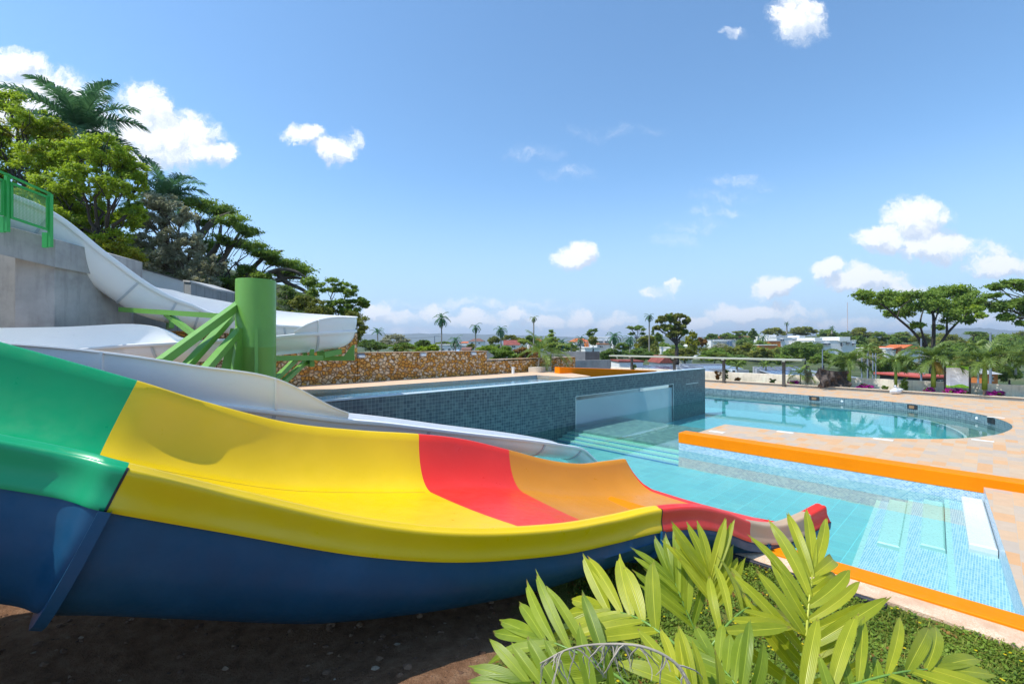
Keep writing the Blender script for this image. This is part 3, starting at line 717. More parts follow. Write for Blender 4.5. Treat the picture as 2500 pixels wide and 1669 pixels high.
# ================================================================== THE WHITE BODY SLIDE
ws = thing('body_slide', 'winding white body slide looping past the green column into the pool', 'slide', (-6.5, 11.0, 1.5))
# centre x, y, z of rim, left guard, right guard
RZL = lambda k: float(np.interp(k, [0,4.2,6.5,24,30], [.84,.84,.54,.52,.34]))
WP = [(-14.6,10.2,7.55,.35,.0),(-13.5,11.25,7.35,.30,.0),(-12.45,12.36,6.86,.05,.0),(-11.6,13.15,5.85,.03,.0),(-10.95,13.75,5.12,.12,.0),(-10.45,14.2,4.75,.34,.0),(-9.7,14.75,4.42,.44,.0),(-8.1,15.1,4.07,.47,.0),
      (-6.6,15.1,3.97,.42,.0),(-5.75,14.7,3.88,.42,.0),(-5.45,13.95,3.80,.40,.0),(-5.75,13.25,3.72,.38,.0),(-6.4,12.85,3.64,.0,.0),
      (-7.25,12.35,3.55,.0,.0),(-8.8,11.8,3.42,.0,.12),(-9.9,11.75,3.36,.0,.55),(-10.9,11.1,3.26,.0,.55),(-11.35,9.6,3.16,.0,.55),(-10.6,8.1,3.05,.0,.55),(-9.0,7.1,2.97,.0,.55),(-7.4,6.95,2.88,.0,.55),
      (-6.2,7.25,2.72,.0,.56),(-5.2,7.65,2.50,.0,.56),(-4.24,8.13,2.29,.0,.53),(-3.4,8.65,2.06,.0,.15),(-2.6,9.25,1.86,.0,.0),(-1.3,10.2,1.50,.0,.0),(0.1,11.25,1.12,.0,.0),(1.0,11.95,.84,.0,.0),(1.55,12.4,.62,.0,.0),(1.98,12.72,.22,.0,.0)]
NW = 8
wp_ = crom([list(p) for p in WP], NW)
RX, RZ = .50, .84
wf = []
for i, q in enumerate(wp_):
    c = Vector(q[:3].tolist()); j0, j1 = max(0, i-1), min(len(wp_)-1, i+1)
    t = Vector((wp_[j1][:3]-wp_[j0][:3]).tolist()).normalized(); lf = Vector((-t.y, t.x, 0)).normalized(); u = t.cross(lf).normalized()
    if u.z < 0: u = -u
    wf.append((c, t, lf, u*(RZL(i/NW)/RZ), max(0, q[3]), max(0, q[4])))
def trough(fr):
    c, t, lf, u, gl_, gr_ = fr; pts = []
    for x, z in ((RX+.10,-.13),(RX+.115,-.08),(RX+.11,-.02),(RX+.09,.0),(RX+.03,.0)): pts.append((x, z))
    for k in range(0, 19):
        th = math.pi*k/18; pts.append((RX*math.cos(th), -RZ*.97*math.sin(th)))
    for x, z in ((-RX-.03,.0),(-RX-.09,.0),(-RX-.11,-.02),(-RX-.115,-.08),(-RX-.10,-.13)): pts.append((x, z))
    for k in range(18, -1, -1):
        th = math.pi*k/18; pts.append(((RX+.035)*math.cos(th), -.03-RZ*math.sin(th)))
    pts.append(pts[0])
    return [c + lf*x + u*z for x, z in pts]
def ring_at(fr, g0, g1, wd):
    c, t, lf, u, _, _ = fr; rows = []
    for dt, g_ in ((-wd, g0), (-wd, g1), (wd, g1), (wd, g0)):
        rows.append([c + t*dt + lf*((RX+.035+g_)*math.cos(math.pi*k/20)) + u*(-.03-(RZ+g_)*math.sin(math.pi*k/20)) for k in range(1, 20)])
    return rows
cuts = [0, 2, 3.75, 5.0, 5.85, 7.6, 9.7, 11.2, 12.6, 14.2, 16, 18, 20, 21.05, 23.0, 25.6, 27.4, 28.9, 30]
for a_, b_ in zip(cuts[:-1], cuts[1:]):
    i0, i1 = int(a_*NW), int(b_*NW); mb = MB(); mb.grid([trough(wf[i]) for i in range(i0, i1+1)]); mb.build('trough_section', WHITE, ws, angle=45)
for c_ in cuts[1:-1]:
    mb = MB(); mb.grid(ring_at(wf[int(c_*NW)], -.01, .024, .030)); mb.build('joint_ring', SEAM, ws, angle=40)
def guard(side, i0, i1, mt):
    mb = MB(); rows = []
    for i in range(i0, i1+1):
        c, t, lf, u, gl_, gr_ = wf[i]; g_ = gl_ if side > 0 else gr_; e = lf*side; z = Vector((0,0,1)); n_ = 6; r_ = []
        for k in range(n_+1): f = k/n_; r_.append(c + e*(RX+.02+.05*math.sin(f*2.2)) + z*(g_*f+.002))
        r_.append(c + e*(RX+.13) + z*(g_+.004)); r_.append(c + e*(RX+.135) + z*(g_-.02)); 
        for k in range(n_, -1, -1): f = k/n_; r_.append(c + e*(RX+.055+.05*math.sin(f*2.2)) + z*(max(g_-.02,0)*f+.002))
        rows.append(r_)
    mb.grid(rows); mb.add([Vector(p) for p in rows[-1]], [tuple(range(len(rows[-1])))]); mb.add([Vector(p) for p in rows[0]], [tuple(range(len(rows[0])))])
    return mb.build('side_guard', mt, ws, angle=45)
guard(1, 0, int(1.9*NW), WHITE); guard(1, int(3.9*NW), int(11.75*NW), WHITE); guard(-1, int(14.1*NW), int(24.2*NW), WHITE)
def gseam(i, side):
    c, t, lf, u, gl_, gr_ = wf[i]; g_ = gl_ if side > 0 else gr_; e = lf*side; z = Vector((0,0,1)); mb = MB()
    a = [c + e*(RX+.05+.05*math.sin(f*2.2)) + z*(g_*f) for f in (0,.25,.5,.75,1.)]
    mb.grid([[p - t*.02 for p in a], [p - t*.016 + e*.06 for p in a], [p + t*.016 + e*.06 for p in a], [p + t*.02 for p in a]]); mb.build('guard_flange', WHITE, ws, angle=30)
for i in (int(21.05*NW), int(23.0*NW)): gseam(i, -1)
gseam(int(11.2*NW), 1)

# ================================================================== GREEN STEEL COLUMN
GST = paint('green_steel', (.16,.37,.055), .42, .06, .05, 2., .5, dirt=(.10,.22,.04), dirtamt=.2)
cc = P(625, 700, 10.9); cx_, cy_ = cc.x, cc.y
colm = thing('support_column', 'thick green steel column with slanting braces holding up the white slide', 'column', (cx_, cy_, 0))
ztop = P(625, 684, 10.9).z
mb = MB(); mb.lathe([(.43,-.2),(.43,3.3),(.433,3.31),(.43,3.32),(.43,ztop-.02),(.425,ztop),(.30,ztop+.004),(0.001,ztop+.012)], (cx_, cy_, 0), 64); mb.build('post', GST, colm, angle=40)
def brace(p, q, w, h, name='brace', up=(0,0,1)):
    mb = MB(); mb.beam(p, q, w, h, up); return mb.build(name, GST, colm)
brace(P(586,742,10.75), P(392,884,8.6), .15, .16); brace(P(570,768,11.0), P(452,897,8.9), .14, .14); brace(P(590,800,10.7), P(497,907,8.9), .14, .15)
brace(P(590,705+25,11.1), P(556,757,10.9), .16, .10)
brace(P(581,774,11.2), P(296,755.5,12.9), .14, .13, 'arm'); brace(P(406,766,12.4), P(486,825,11.3), .12, .12)
brace(P(668,874.5,11.3), P(784,873,13.0), .14, .13, 'arm'); brace(P(722,878,12.2), P(668,930,11.2), .11, .12); brace(P(752,878,12.9), P(690,934,11.4), .11, .12)
brace(P(786,866,13.2), P(828,858,13.9), .2, .16, 'arm'); brace(P(551,883,11.2), P(590,915,11.0), .14, .12)
# tapering stiffener plate on the post
for ang, w0 in ((R(-105), .30), (R(-150), .34), (R(-60), .32)):
    e = Vector((math.cos(ang), math.sin(ang), 0)); s2 = Vector((-e.y, e.x, 0))*.035; b0 = Vector((cx_, cy_, 0)) + e*.42; mb = MB()
    pts = [b0 + Vector((0,0,1.5)), b0 + e*w0*1.6 + Vector((0,0,1.5)), b0 + e*.10 + Vector((0,0,3.75)), b0 + Vector((0,0,3.75))]
    mb.add([p - s2 for p in pts] + [p + s2 for p in pts], [(0,1,2,3),(7,6,5,4),(0,4,5,1),(1,5,6,2),(2,6,7,3),(3,7,4,0)]); mb.build('stiffener', GST, colm)
def cradle(i, w=.62, dep=.95):
    c, t, lf, u, _, _ = wf[i]; tt = Vector((t.x, t.y, 0)).normalized(); z = Vector((0,0,1)); base = c - z*dep; mb = MB()
    mb.beam(base - lf*w, base + lf*w, .12, .14)
    for sgn in (-1, 1):
        p0 = base + lf*sgn*(w-.03) + z*.07; pts = [p0, p0 - lf*sgn*.28, c + lf*sgn*(RX-.02) - z*.48, c + lf*sgn*(RX+.05) - z*.46, p0 + lf*sgn*.02]
        vs = [p - tt*.05 for p in pts] + [p + tt*.05 for p in pts]; n_ = len(pts)
        mb.add(vs, [tuple(range(n_)), tuple(range(2*n_-1, n_-1, -1))] + [(k, n_+k, n_+(k+1) % n_, (k+1) % n_) for k in range(n_)])
    mb.build('cradle', GST, colm)
cradle(int(4.75*NW), .62, .90); cradle(int(6.9*NW), .5, .9); cradle(int(11.3*NW), .55, .88); cradle(int(9.8*NW), .55, .88)
for k_ in (22.2, 24.6): cradle(int(k_*NW), .5, .86)
mb = MB()
for k_ in (15.0, 18.4, 20.4):
    c, t, lf, u, _, _ = wf[int(k_*NW)]; mb = MB(); mb.tube([(c.x, c.y, -.3), (c.x, c.y, c.z-.72)], .09, 16); mb.build('leg', GST, colm, angle=40)

# ================================================================== CONCRETE TOWER, WALLS
CON = concrete('tower_concrete', (.40,.39,.37)); CONW = concrete('shuttered_concrete', (.54,.50,.42), (.9, 1.25), .6)
tw = thing('slide_tower', 'speckled grey concrete launch tower with an overhanging edge beam', 'tower', (-15, 12.0, 0))
def pz(px, py, d): return P(px, py, d)
def slab(pts_top, z_bot, back, mt, name, parent, label=None):
    """upright block: pts_top is the front top edge left to right, back a horizontal vector to the rear"""
    mb = MB(); n_ = len(pts_top); fb = [Vector((p.x, p.y, zb)) for p, zb in zip(pts_top, z_bot)]; vs = list(pts_top) + fb + [p + back for p in pts_top] + [p + back for p in fb]
    fs = []
    for i in range(n_-1):
        fs += [(i, n_+i, n_+i+1, i+1), (2*n_+i, i, i+1, 2*n_+i+1), (2*n_+i+1, 3*n_+i+1, 3*n_+i, 2*n_+i), (n_+i, 3*n_+i, 3*n_+i+1, n_+i+1)]
    fs += [(0, 2*n_, 3*n_, n_), (n_-1, 2*n_-1, 4*n_-1, 3*n_-1)]
    mb.add(vs, fs); o = mb.build(name, mt, parent); return tag(o, label)
tl, tr = pz(-220, 486, 10.2), pz(135, 585, 11.5)
bl = pz(-220, 570, 10.2).z; brz = pz(135, 652, 11.5).z
slab([tl, tr], [bl, brz], Vector((-.4, 3.2, 0)), CON, 'edge_beam', tw)
pa, pb = pz(37, 640, 11.45), pz(133, 640, 11.62)
mb = MB(); q = Vector((-.2, 2.6, 0)); zt = 5.9
mb.add([(p.x, p.y, -.3) for p in (pa, pb, pb+q, pa+q)] + [(p.x, p.y, bl*.28+brz*.72 + .16) for p in (pa, pb, pb+q, pa+q)], [(0,1,5,4),(1,2,6,5),(2,3,7,6),(3,0,4,7),(4,5,6,7)]); mb.build('pier', CON, tw)
pa2 = pz(-200, 640, 12.8); pb2 = pz(37, 640, 12.9)
mb = MB(); mb.add([(p.x, p.y, -.3) for p in (pa2, pb2, pb2+q, pa2+q)] + [(p.x, p.y, 6.0) for p in (pa2, pb2, pb2+q, pa2+q)], [(0,1,5,4),(1,2,6,5),(2,3,7,6),(3,0,4,7),(4,5,6,7)]); mb.build('back_pier', CON, tw)
mb = MB(); pc = pz(131, 645, 13.2); pd = pz(161, 645, 13.3)
mb.add([(p.x, p.y, -.3) for p in (pc, pd, pd+q, pc+q)] + [(p.x, p.y, 6.1) for p in (pc, pd, pd+q, pc+q)], [(0,1,5,4),(1,2,6,5),(2,3,7,6),(3,0,4,7),(4,5,6,7)]); mb.build('back_pier', CON, tw)
rw = slab([pz(-150,600,15.0), pz(131,680,15.8), pz(242,701,16.2), pz(480,760,17.2), pz(640,800,18.0)], [-.3]*5, Vector((-.15,.35,0)), CONW, 'retaining_wall', None, 'shuttered concrete retaining wall sloping down behind the white slide'); rw['category'] = 'wall'
WPT = paint('white_masonry', (.95,.94,.92), .7, .03, .2, 2., .2, dirt=(.7,.68,.64), dirtamt=.2)
pw = thing('parapet_wall', 'white sloping wall with a dark cap above the concrete retaining wall', 'wall', (-13, 17, 4))
top_ = [pz(120,590,17.0), pz(326,651,17.6), pz(449,687,18.0)]
slab(top_, [3.0]*3, Vector((-.1,.3,0)), WPT, 'wall', pw)
slab([p + Vector((0,-.04,.045)) for p in top_], [p.z + .004 for p in top_], Vector((-.12,.4,0)), paint('wall_cap', (.20,.20,.19), .8, .15), 'cap', pw)
tb = [pz(449,688,17.9), pz(466,689.5,17.6), pz(528,709,18.4)]
cb = thing('concrete_block_wall', 'grey panelled concrete block at the lower end of the white sloping wall', 'wall', (-13, 18, 3))
slab([tb[0], tb[1], tb[2]], [2.6]*3, Vector((0,1.2,0)), concrete('panel_concrete', (.33,.34,.34), (.42, 9), 1.), 'wall', cb)
slab([p + Vector((0,-.05,.07)) for p in tb], [p.z + .003 for p in tb], Vector((0,1.4,0)), paint('block_cap', (.55,.54,.52), .7, .1), 'cap', cb)

# railing with mesh panels
RG = paint('railing_green', (.035,.40,.075), .4, .05); 
rail = thing('railing', 'green railing with wire mesh panels on top of the concrete tower', 'railing', (-12.5, 11, 6))
def lerp(a, b, t): return a + (b-a)*t
dl, dr = 10.55, 11.25
def RP(px, py): return P(px, py, dl + (dr-dl)*(px-0)/121)
tline = lambda px: 419 + (px-0)*(474-419)/124
mb = MB(); mb.beam(RP(-200, tline(-200)), RP(124, 474), .09, .03); mb.build('top_rail', RG, rail)
def post(px, py0, py1, w=.07):
    mb = MB(); p = RP(px, py0); q_ = RP(px, py1); mb.beam(q_, Vector((q_.x, q_.y, p.z)), w, w*1.1, (0,1,0)); mb.build('post', RG, rail)
    mb = MB(); mb.beam(q_ + Vector((-.1,-.02,.35)), q_ + Vector((-.1,-.02,-.02)), .13, .05, (0,1,0)); mb.build('base_plate', RG, rail)
post(17.5, 424, 566); post(123, 474, 603); post(-90, 372, 520)
m_bolt = paint('steel_bolt', (.55,.56,.55), .3)
WIR = paint('wire_mesh', (.16,.42,.13), .5, .05)
def panel(p0, p1, q0, q1, nx_, nz_):
    """p0-p1 top edge, q0-q1 bottom edge"""
    fr_ = MB()
    for a_, b_ in ((p0,p1),(q0,q1)): fr_.beam(a_, b_, .05, .055)
    for a_, b_ in ((p0,q0),(p1,q1)): fr_.beam(a_ + Vector((0,0,.02)), b_ - Vector((0,0,.02)), .055, .05, (0,1,0))
    f = fr_.build('panel_frame', RG, rail); wm = MB()
    for k in range(1, nx_): t = k/nx_; wm.beam(lerp(p0,p1,t), lerp(q0,q1,t), .006, .006, (0,1,0))
    for k in range(1, nz_): t = k/nz_; wm.beam(lerp(p0,q0,t), lerp(p1,q1,t), .006, .006)
    wm.build('mesh_panel', WIR, rail)
panel(RP(27,447), RP(117,482), RP(27,531), RP(117,561), 27, 24); panel(RP(-80,410), RP(7,441), RP(-80,497), RP(7,524), 27, 24)
for px, py in ((22,450),(22,463),(22,512),(22,522)):
    mb = MB(); mb.beam(RP(px-6,py), RP(px+6,py), .03, .05); mb.build('hinge', RG, rail)

# ================================================================== STONE WALL BEHIND THE UPPER POOL
m, T, b = mat('rubble_stone'); co = obj_co(T)
sv = T.new('ShaderNodeMapping'); T.l.new(co, sv.inputs[0]); sv.inputs['Scale'].default_value = (1, .3, 1.15)
dis = T.new('ShaderNodeVectorMath', operation='ADD'); T.l.new(sv.outputs[0], dis.inputs[0]); T.l.new(T.scale(T.noise(co, 3, 3, .5, 0, 1), (.10,.10,.10)), dis.inputs[1])
vo = T.new('ShaderNodeTexVoronoi'); vo.inputs['Scale'].default_value = 6.2; T.l.new(dis.outputs[0], vo.inputs['Vector'])
ve = T.new('ShaderNodeTexVoronoi', feature='DISTANCE_TO_EDGE'); ve.inputs['Scale'].default_value = 6.2; T.l.new(dis.outputs[0], ve.inputs['Vector'])
r_, g_, b__ = T.sep(vo.outputs['Color'])
stc = T.ramp(r_, [(0,(.55,.25,.05)),(.14,(.78,.44,.12)),(.28,(.84,.62,.36)),(.42,(.62,.28,.04)),(.56,(.88,.72,.50)),(.70,(.74,.40,.08)),(.82,(.66,.52,.36)),(.91,(.90,.78,.60))], True)
stc = T.mix(T.math('MULTIPLY', T.noise(co, 1.0, 3), .55), stc, (.66,.30,.03))
stc = T.mix(T.rng(T.noise(co, 16, 5, .7), .45, .75), stc, T.mix(.5, stc, (.30,.14,.04)))
ed = T.rng(ve.outputs[0], .012, .055)
T.l.new(T.mix(ed, (.30,.13,.03), stc), b.inputs['Base Color']); b.inputs['Roughness'].default_value = .8
h = T.math('ADD', T.rng(ve.outputs[0], 0., .14, 0, 1, True), T.math('MULTIPLY', T.noise(co, 14, 5), .35))
T.l.new(T.bump(h, 1., .07), b.inputs['Normal']); STONE = m
swt = thing('stone_wall', 'ochre rubble stone wall behind the upper pool, stepping down in height', 'wall', (0,0,0), rz=TH)
def sw(a0, a1, z1, b0=18.2):
    mb = MB(); rows = []; nz_ = 8; rr = random.Random(int(a0*10))
    mb.bbox((a0, b0, 1.3), (a1, b0+.45, z1), .02); AB_obj(mb, 'wall_panel', STONE, swt, angle=30)
sw(-3.0, 3.6, 3.8); sw(3.63, 8.35, 3.8); sw(8.38, 11.2, 2.985); sw(11.23, 13.4, 2.99); sw(13.43, 15.4, 2.98)
for a0, a1, z in ((15.43,17.0,2.46),(17.03,19.2,2.46),(19.23,21.3,2.47),(21.33,22.75,2.52)): sw(a0, a1, z)
m_cap = paint('mortar_cap', (.62,.42,.26), .8, .15)
mb = MB(); mb.box((8.36,18.16,2.992),(15.42,18.68,3.02)); mb.box((15.42,18.16,2.53),(22.78,18.68,2.55)); AB_obj(mb, 'wall_cap', m_cap, swt)
m_lamp = paint('lamp_grey', (.30,.32,.36), .4)
for px, lab in ((881.8,'nearest the tall part of the wall'),(1032.6,'in the middle of the wall'),(1155.8,'near the step down of the wall')):
    r0 = (px-CX)/F; a_ = (18.15*(SA+r0*CA))/(CA-r0*SA); p = AB(a_, 18.15, 2.87); t = thing('wall_lamp', 'small grey bulkhead lamp on the stone wall, ' + lab, 'lamp', p, 'bulkhead lamps on the stone wall')
    Mt = Matrix.Translation(p) @ Matrix.Rotation(TH, 4, 'Z')
    mb = MB(); mb.bbox((-.16,-.06,-.09),(.16,.05,.09), .03, Mt); mb.build('housing', m_lamp, t)
    mb = MB(); mb.bbox((-.13,-.08,-.05),(.13,-.062,.03), .008, Mt); mb.build('diffuser', m_wd, t)
r0 = (1252.6-CX)/F; a_ = 17.6*(SA+r0*CA)/(CA-r0*SA); p = AB(a_, 17.6, 1.78); mb = MB(); mb.tube([p, p+Vector((0,0,.30)), p+Vector((0,0,.31)), p+Vector((0,0,.36))], [.075,.075,.09,.09], 16)
tag(mb.build('vent_pipe', m_wd, angle=40), 'short white pipe standing on the upper deck by the stone wall', 'pipe')
PLB = paint('planter_plaster', (.62,.55,.44), .8, .06)
mb = MB()
q0 = P(1290, 907, 27.0); pbx = [P(1290,905,25.6), P(1320,905,25.3), P(1346,910,26.6), P(1316,906,27.4)]
mb.prism([(p.x, p.y) for p in pbx], 1.78, 2.06); tag(mb.build('planter_box', PLB), 'low plastered planter box at the foot of the stone wall', 'planter')

# grey walls beyond
CG = concrete('grey_block', (.26,.27,.28)); 
def wall_px(x0, y0, d0, x1, y1, d1, zb, mt, label, thick=.3):
    a_, b_ = P(x0, y0, d0), P(x1, y1, d1); o = slab([a_, b_], [zb, zb], Vector((0, thick, 0)), mt, 'garden_wall', None); return tag(o, label, 'wall')
wall_px(1180, 857, 40, 1429, 858, 38, -3, CG, 'long grey block wall beyond the stone wall, its sunlit side')
wall_px(1429.5, 858, 38, 1464, 858, 40, -3, concrete('grey_block_shade', (.12,.125,.13)), 'darker end of the grey block wall beyond the stone wall')  # same block wall; shade on this end is put into a darker base colour
wall_px(1396, 880, 33, 1491, 878, 36, -3, concrete('grey_low', (.33,.33,.32)), 'low grey concrete wall between the stone wall and the orange wall')

# ================================================================== PLANTER BY THE FAR SIDE
BEI = concrete('beige_render', (.95,.84,.69), None, .8)
mb = MB(); mb.bbox((41.8,-30,-.5),(42.05,42,.84), .01); tag(AB_obj(mb, 'boundary_wall', BEI), 'long beige rendered wall behind the row of planter palms', 'wall')
KB = paint('kerb_plaster', (.66,.56,.43), .8, .06)
mb = MB(); mb.bbox((40.2,-30,-.2),(40.34,42,.17), .01); mb.bbox((40.12,-30,.172),(40.42,42,.22), .008); tag(AB_obj(mb, 'planter_kerb', KB), 'low beige kerb of the planting bed along the far side of the deck', 'kerb')
structure(AB_obj(MB().add([(40.34,-30,.08),(41.8,-30,.08),(41.8,42,.08),(40.34,42,.08)], [(0,1,2,3)]), 'planting_bed', M_['soil']))

# sunshade
ss = thing('sunshade', 'long flat pale roofed shade canopy on dark steel posts', 'canopy', (0,0,0), rz=TH)
m_roof = paint('shade_roof', (.42,.44,.36), .6, .08, dirt=(.25,.27,.22)); m_post = paint('dark_steel', (.09,.085,.075), .5, .1)
mb = MB(); mb.bbox((39.5,9.9,2.06),(40.55,27.2,2.19), .015); AB_obj(mb, 'roof', m_roof, ss)
for bq in (11.3,15.9,20.4,24.9):
    mb = MB(); mb.box((40.02,bq-.10,.0),(40.06,bq+.10,2.0)); mb.box((40.16,bq-.10,.0),(40.20,bq+.10,2.0)); mb.box((40.06,bq-.03,.0),(40.16,bq+.03,2.0)); AB_obj(mb, 'post', m_post, ss)
    mb = MB(); mb.box((39.6,bq-.05,1.90),(40.5,bq+.05,2.058)); AB_obj(mb, 'cross_beam', m_post, ss)
    mb = MB(); mb.box((39.47,bq-.25,1.98),(39.59,bq-.05,2.055)); AB_obj(mb, 'bracket', m_roof, ss)

# information board
sg = thing('information_board', 'white notice board with green waves at top and bottom in a black frame', 'sign', tuple(AB(40.9, -.1, .1)))
m_fr = paint('black_frame', (.02,.02,.022), .5)
def bof(px, a_):
    r0 = (px-CX)/F; return a_*(CA-r0*SA)/(r0*CA+SA)
AS = 40.9; b_l, b_r = bof(2307, AS), bof(2368, AS); dm = AB(AS, (b_l+b_r)/2).y
zt, zb, zf = P(0, 893, dm).z, P(0, 945.5, dm).z, .08
def sbox(m_, a0, b0, z0, a1, b1, z1):
    vs = [AB(a, b, z) for z in (z0, z1) for a, b in ((a0,b0),(a1,b0),(a1,b1),(a0,b1))]; m_.add(vs, [(3,2,1,0),(4,5,6,7),(0,1,5,4),(1,2,6,5),(2,3,7,6),(3,0,4,7)])
for bq in (b_l, b_r):
    mb = MB(); sbox(mb, AS-.04, bq-.05, zf, AS+.04, bq+.05, zt-.02); mb.build('post', m_fr, sg)
mb = MB(); sbox(mb, AS-.02, b_r+.051, .18, AS+.02, b_l-.051, .36); mb.build('cross_panel', m_fr, sg)
mb = MB(); sbox(mb, AS-.025, b_r+.055, zb, AS+.012, b_l-.055, zt); mb.build('board', paint('board_white', (.93,.94,.96), .5, .03, spec=.2), sg)
m_gw = paint('board_green', (.30,.66,.02), .5, .04)
for top in (1, 0):
    n_ = 24; mb = MB(); x0, x1 = b_l-.055, b_r+.055; e0 = zt if top else zb; r0_, r1_ = [], []
    for k in range(n_+1):
        t = k/n_; wv = (.10 + .16*abs(2*t-.9)**1.6*(1 if t > .45 else .35)) if top else (.09+.13*math.sin(t*math.pi*1.1+2.5)**2)
        x = x0+(x1-x0)*t; r0_.append(AB(AS-.029, x, e0)); r1_.append(AB(AS-.029, x, e0 - wv if top else e0 + wv))
    mb.grid([r1_, r0_] if top else [r0_, r1_]); mb.build('green_wave', m_gw, sg)
mb = MB(); rr = random.Random(9)
for k in range(11):
    z = zt - .34 - k*.083; x0 = b_l - .25 - (.3 if k < 2 else 0); x1 = b_r + (.5 if k < 2 else .3) + rr.uniform(0, .25); sbox(mb, AS-.031, x1, z, AS-.0285, x0, z + (.02 if k > 1 else .028))
mb.build('text_lines', paint('grey_print', (.50,.54,.58), .5), sg)

# shade net on a frame
tn = thing('shade_net', 'torn black shade net hung over a frame at the back of the planting bed', 'net', tuple(P(2038, 950, 33.5)))
m, T, b = mat('black_net'); co = obj_co(T); n = T.noise(T.scale(co, (1,1,.6)), 2.2, 7, .7)
T.l.new(T.ramp(n, [(.3,(.012,.012,.013)),(.5,(.06,.05,.045)),(.68,(.20,.15,.12))]), b.inputs['Base Color']); b.inputs['Roughness'].default_value = .9
mb = MB(); nx_, nz_ = 40, 22; rows = []
for j in range(nz_+1):
    v = j/nz_; r_ = []
    for i in range(nx_+1):
        t = i/nx_; px = 1996 + 76*t; top = 897 + 8*t + 5*math.sin(t*math.pi)*.8; bot = 944 + 3*t + 2.5*math.sin(t*9)
        p = P(px, top + (bot-top)*v, 33.4); p.y += .18*math.sin(v*2.6)*math.sin(t*7+v*5) + .10*math.sin(t*19-v*11) + .06*math.sin(t*31+v*7); r_.append(p)
    rows.append(r_)
mb.grid(list(reversed(rows))); mb.build('net', m, tn, smooth=True)
for px in (2004, 2071):
    p = P(px, 895, 33.7); mb = MB(); mb.beam((p.x, p.y, .05), (p.x, p.y, p.z), .06, .06, (0,1,0)); mb.build('post', m_post, tn)
a_, b_ = P(2004, 897, 33.7), P(2071, 905, 33.7); mb = MB(); mb.beam(a_, b_, .05, .05); mb.build('top_bar', m_post, tn)
# white sack on the kerb
p = P(2186, 962.5, 30.45); mb = MB(); rows = []
for j in range(13):
    v = j/12; r_ = []
    for i in range(25):
        an = 2*math.pi*i/24; rr_ = (.34*math.sin(math.pi*min(1, v*.97+.03))**.6)*(1+.10*math.sin(3*an+v*4)+.06*math.sin(7*an+2)); r_.append(p + Vector((math.cos(an)*rr_*1.05+.05*v, math.sin(an)*rr_*.7, .46*v + .03*math.sin(2*an)*v)))
    rows.append(r_)
mb.grid(rows); mb.tube([p + Vector((.03,0,.43)), p + Vector((.0,0,.52)), p + Vector((-.05,0,.57))], [.10,.05,.09], 10)
mb.tube([p + Vector((.2,-.1,.36)), p + Vector((.36,-.12,.34)), p + Vector((.40,-.12,.24))], [.07,.06,.02], 8)
tag(mb.build('sack', paint('white_sack', (.66,.70,.74), .6, .1, .3), smooth=True), 'white tied sack sitting on the planter kerb', 'sack')

# ================================================================== VEGETATION
LF = {
 'bright': leafmat('leaf_bright', (.20,.32,.02), (.50,.62,.06), .55),
 'mid': leafmat('leaf_mid', (.13,.23,.03), (.32,.45,.08), .5),
 'dark': leafmat('leaf_dark', (.10,.175,.04), (.24,.35,.08), .48),
 'grey': leafmat('leaf_grey', (.26,.27,.17), (.58,.56,.42), .42),
 'olive': leafmat('leaf_olive', (.15,.18,.03), (.34,.36,.08), .45),
 'yellowish': leafmat('leaf_yellowish', (.20,.25,.015), (.50,.48,.04), .45),
 'palm': leafmat('leaf_palm', (.05,.14,.08), (.16,.32,.17), .35, .3),
 'palm2': leafmat('leaf_palm_pale', (.10,.18,.03), (.32,.42,.10), .42, .4),
 'bed': leafmat('leaf_bed_palm', (.07,.13,.03), (.22,.31,.07), .38, .4),
 'dry': leafmat('leaf_dry', (.28,.19,.04), (.55,.42,.10), .4),
 'bloom': leafmat('bougainvillea', (.40,.01,.28), (.80,.04,.55), .4),
 'rust': leafmat('leaf_rust', (.20,.09,.02), (.45,.24,.06), .4),
}
BARK = paint('bark', (.13,.105,.08), .9, .25, .6, 3.); BARKD = paint('bark_dark', (.06,.048,.038), .9, .25, .5, 3.)
PTR = paint('palm_trunk', (.30,.27,.23), .8, .15, .3, 2.)
nrg = np.random.default_rng(11)
def leaves(C_, R_, n, size, flat=.55, elong=1.6, shell=.35):
    """n pointed leaves scattered in clumps; C_ centres (k,3), R_ radii (k,3)"""
    C_ = np.array(C_, float); R_ = np.array(R_, float)
    wgt = (R_[:,0]*R_[:,2]+.02); wgt /= wgt.sum(); k = nrg.choice(len(C_), n, p=wgt)
    d = nrg.normal(size=(n,3)); d /= np.linalg.norm(d, axis=1)[:,None]
    big = nrg.random(n) < .16
    r = np.where(big, .55 + .75*nrg.random(n), np.abs(nrg.normal(size=n))*.40 + .34*nrg.random(n))
    p = C_[k] + d*R_[k]*r[:,None]
    nrm = d*(1-flat)*.7 + np.array([0,0,1.])*flat*.75 + np.array([-.25,-.25,0]) + nrg.normal(size=(n,3))*.6; nrm /= np.linalg.norm(nrm, axis=1)[:,None]
    t = np.cross(nrm, nrg.normal(size=(n,3))); t /= np.linalg.norm(t, axis=1)[:,None]; bt = np.cross(nrm, t)
    s_ = size*(.6+.8*nrg.random(n))[:,None]
    q = np.stack([p-t*s_*elong*.5, p+bt*s_*.32+nrm*s_*.08, p+t*s_*elong*.5-nrm*s_*.1, p-bt*s_*.32+nrm*s_*.08], 1)
    return q.reshape(-1, 3)
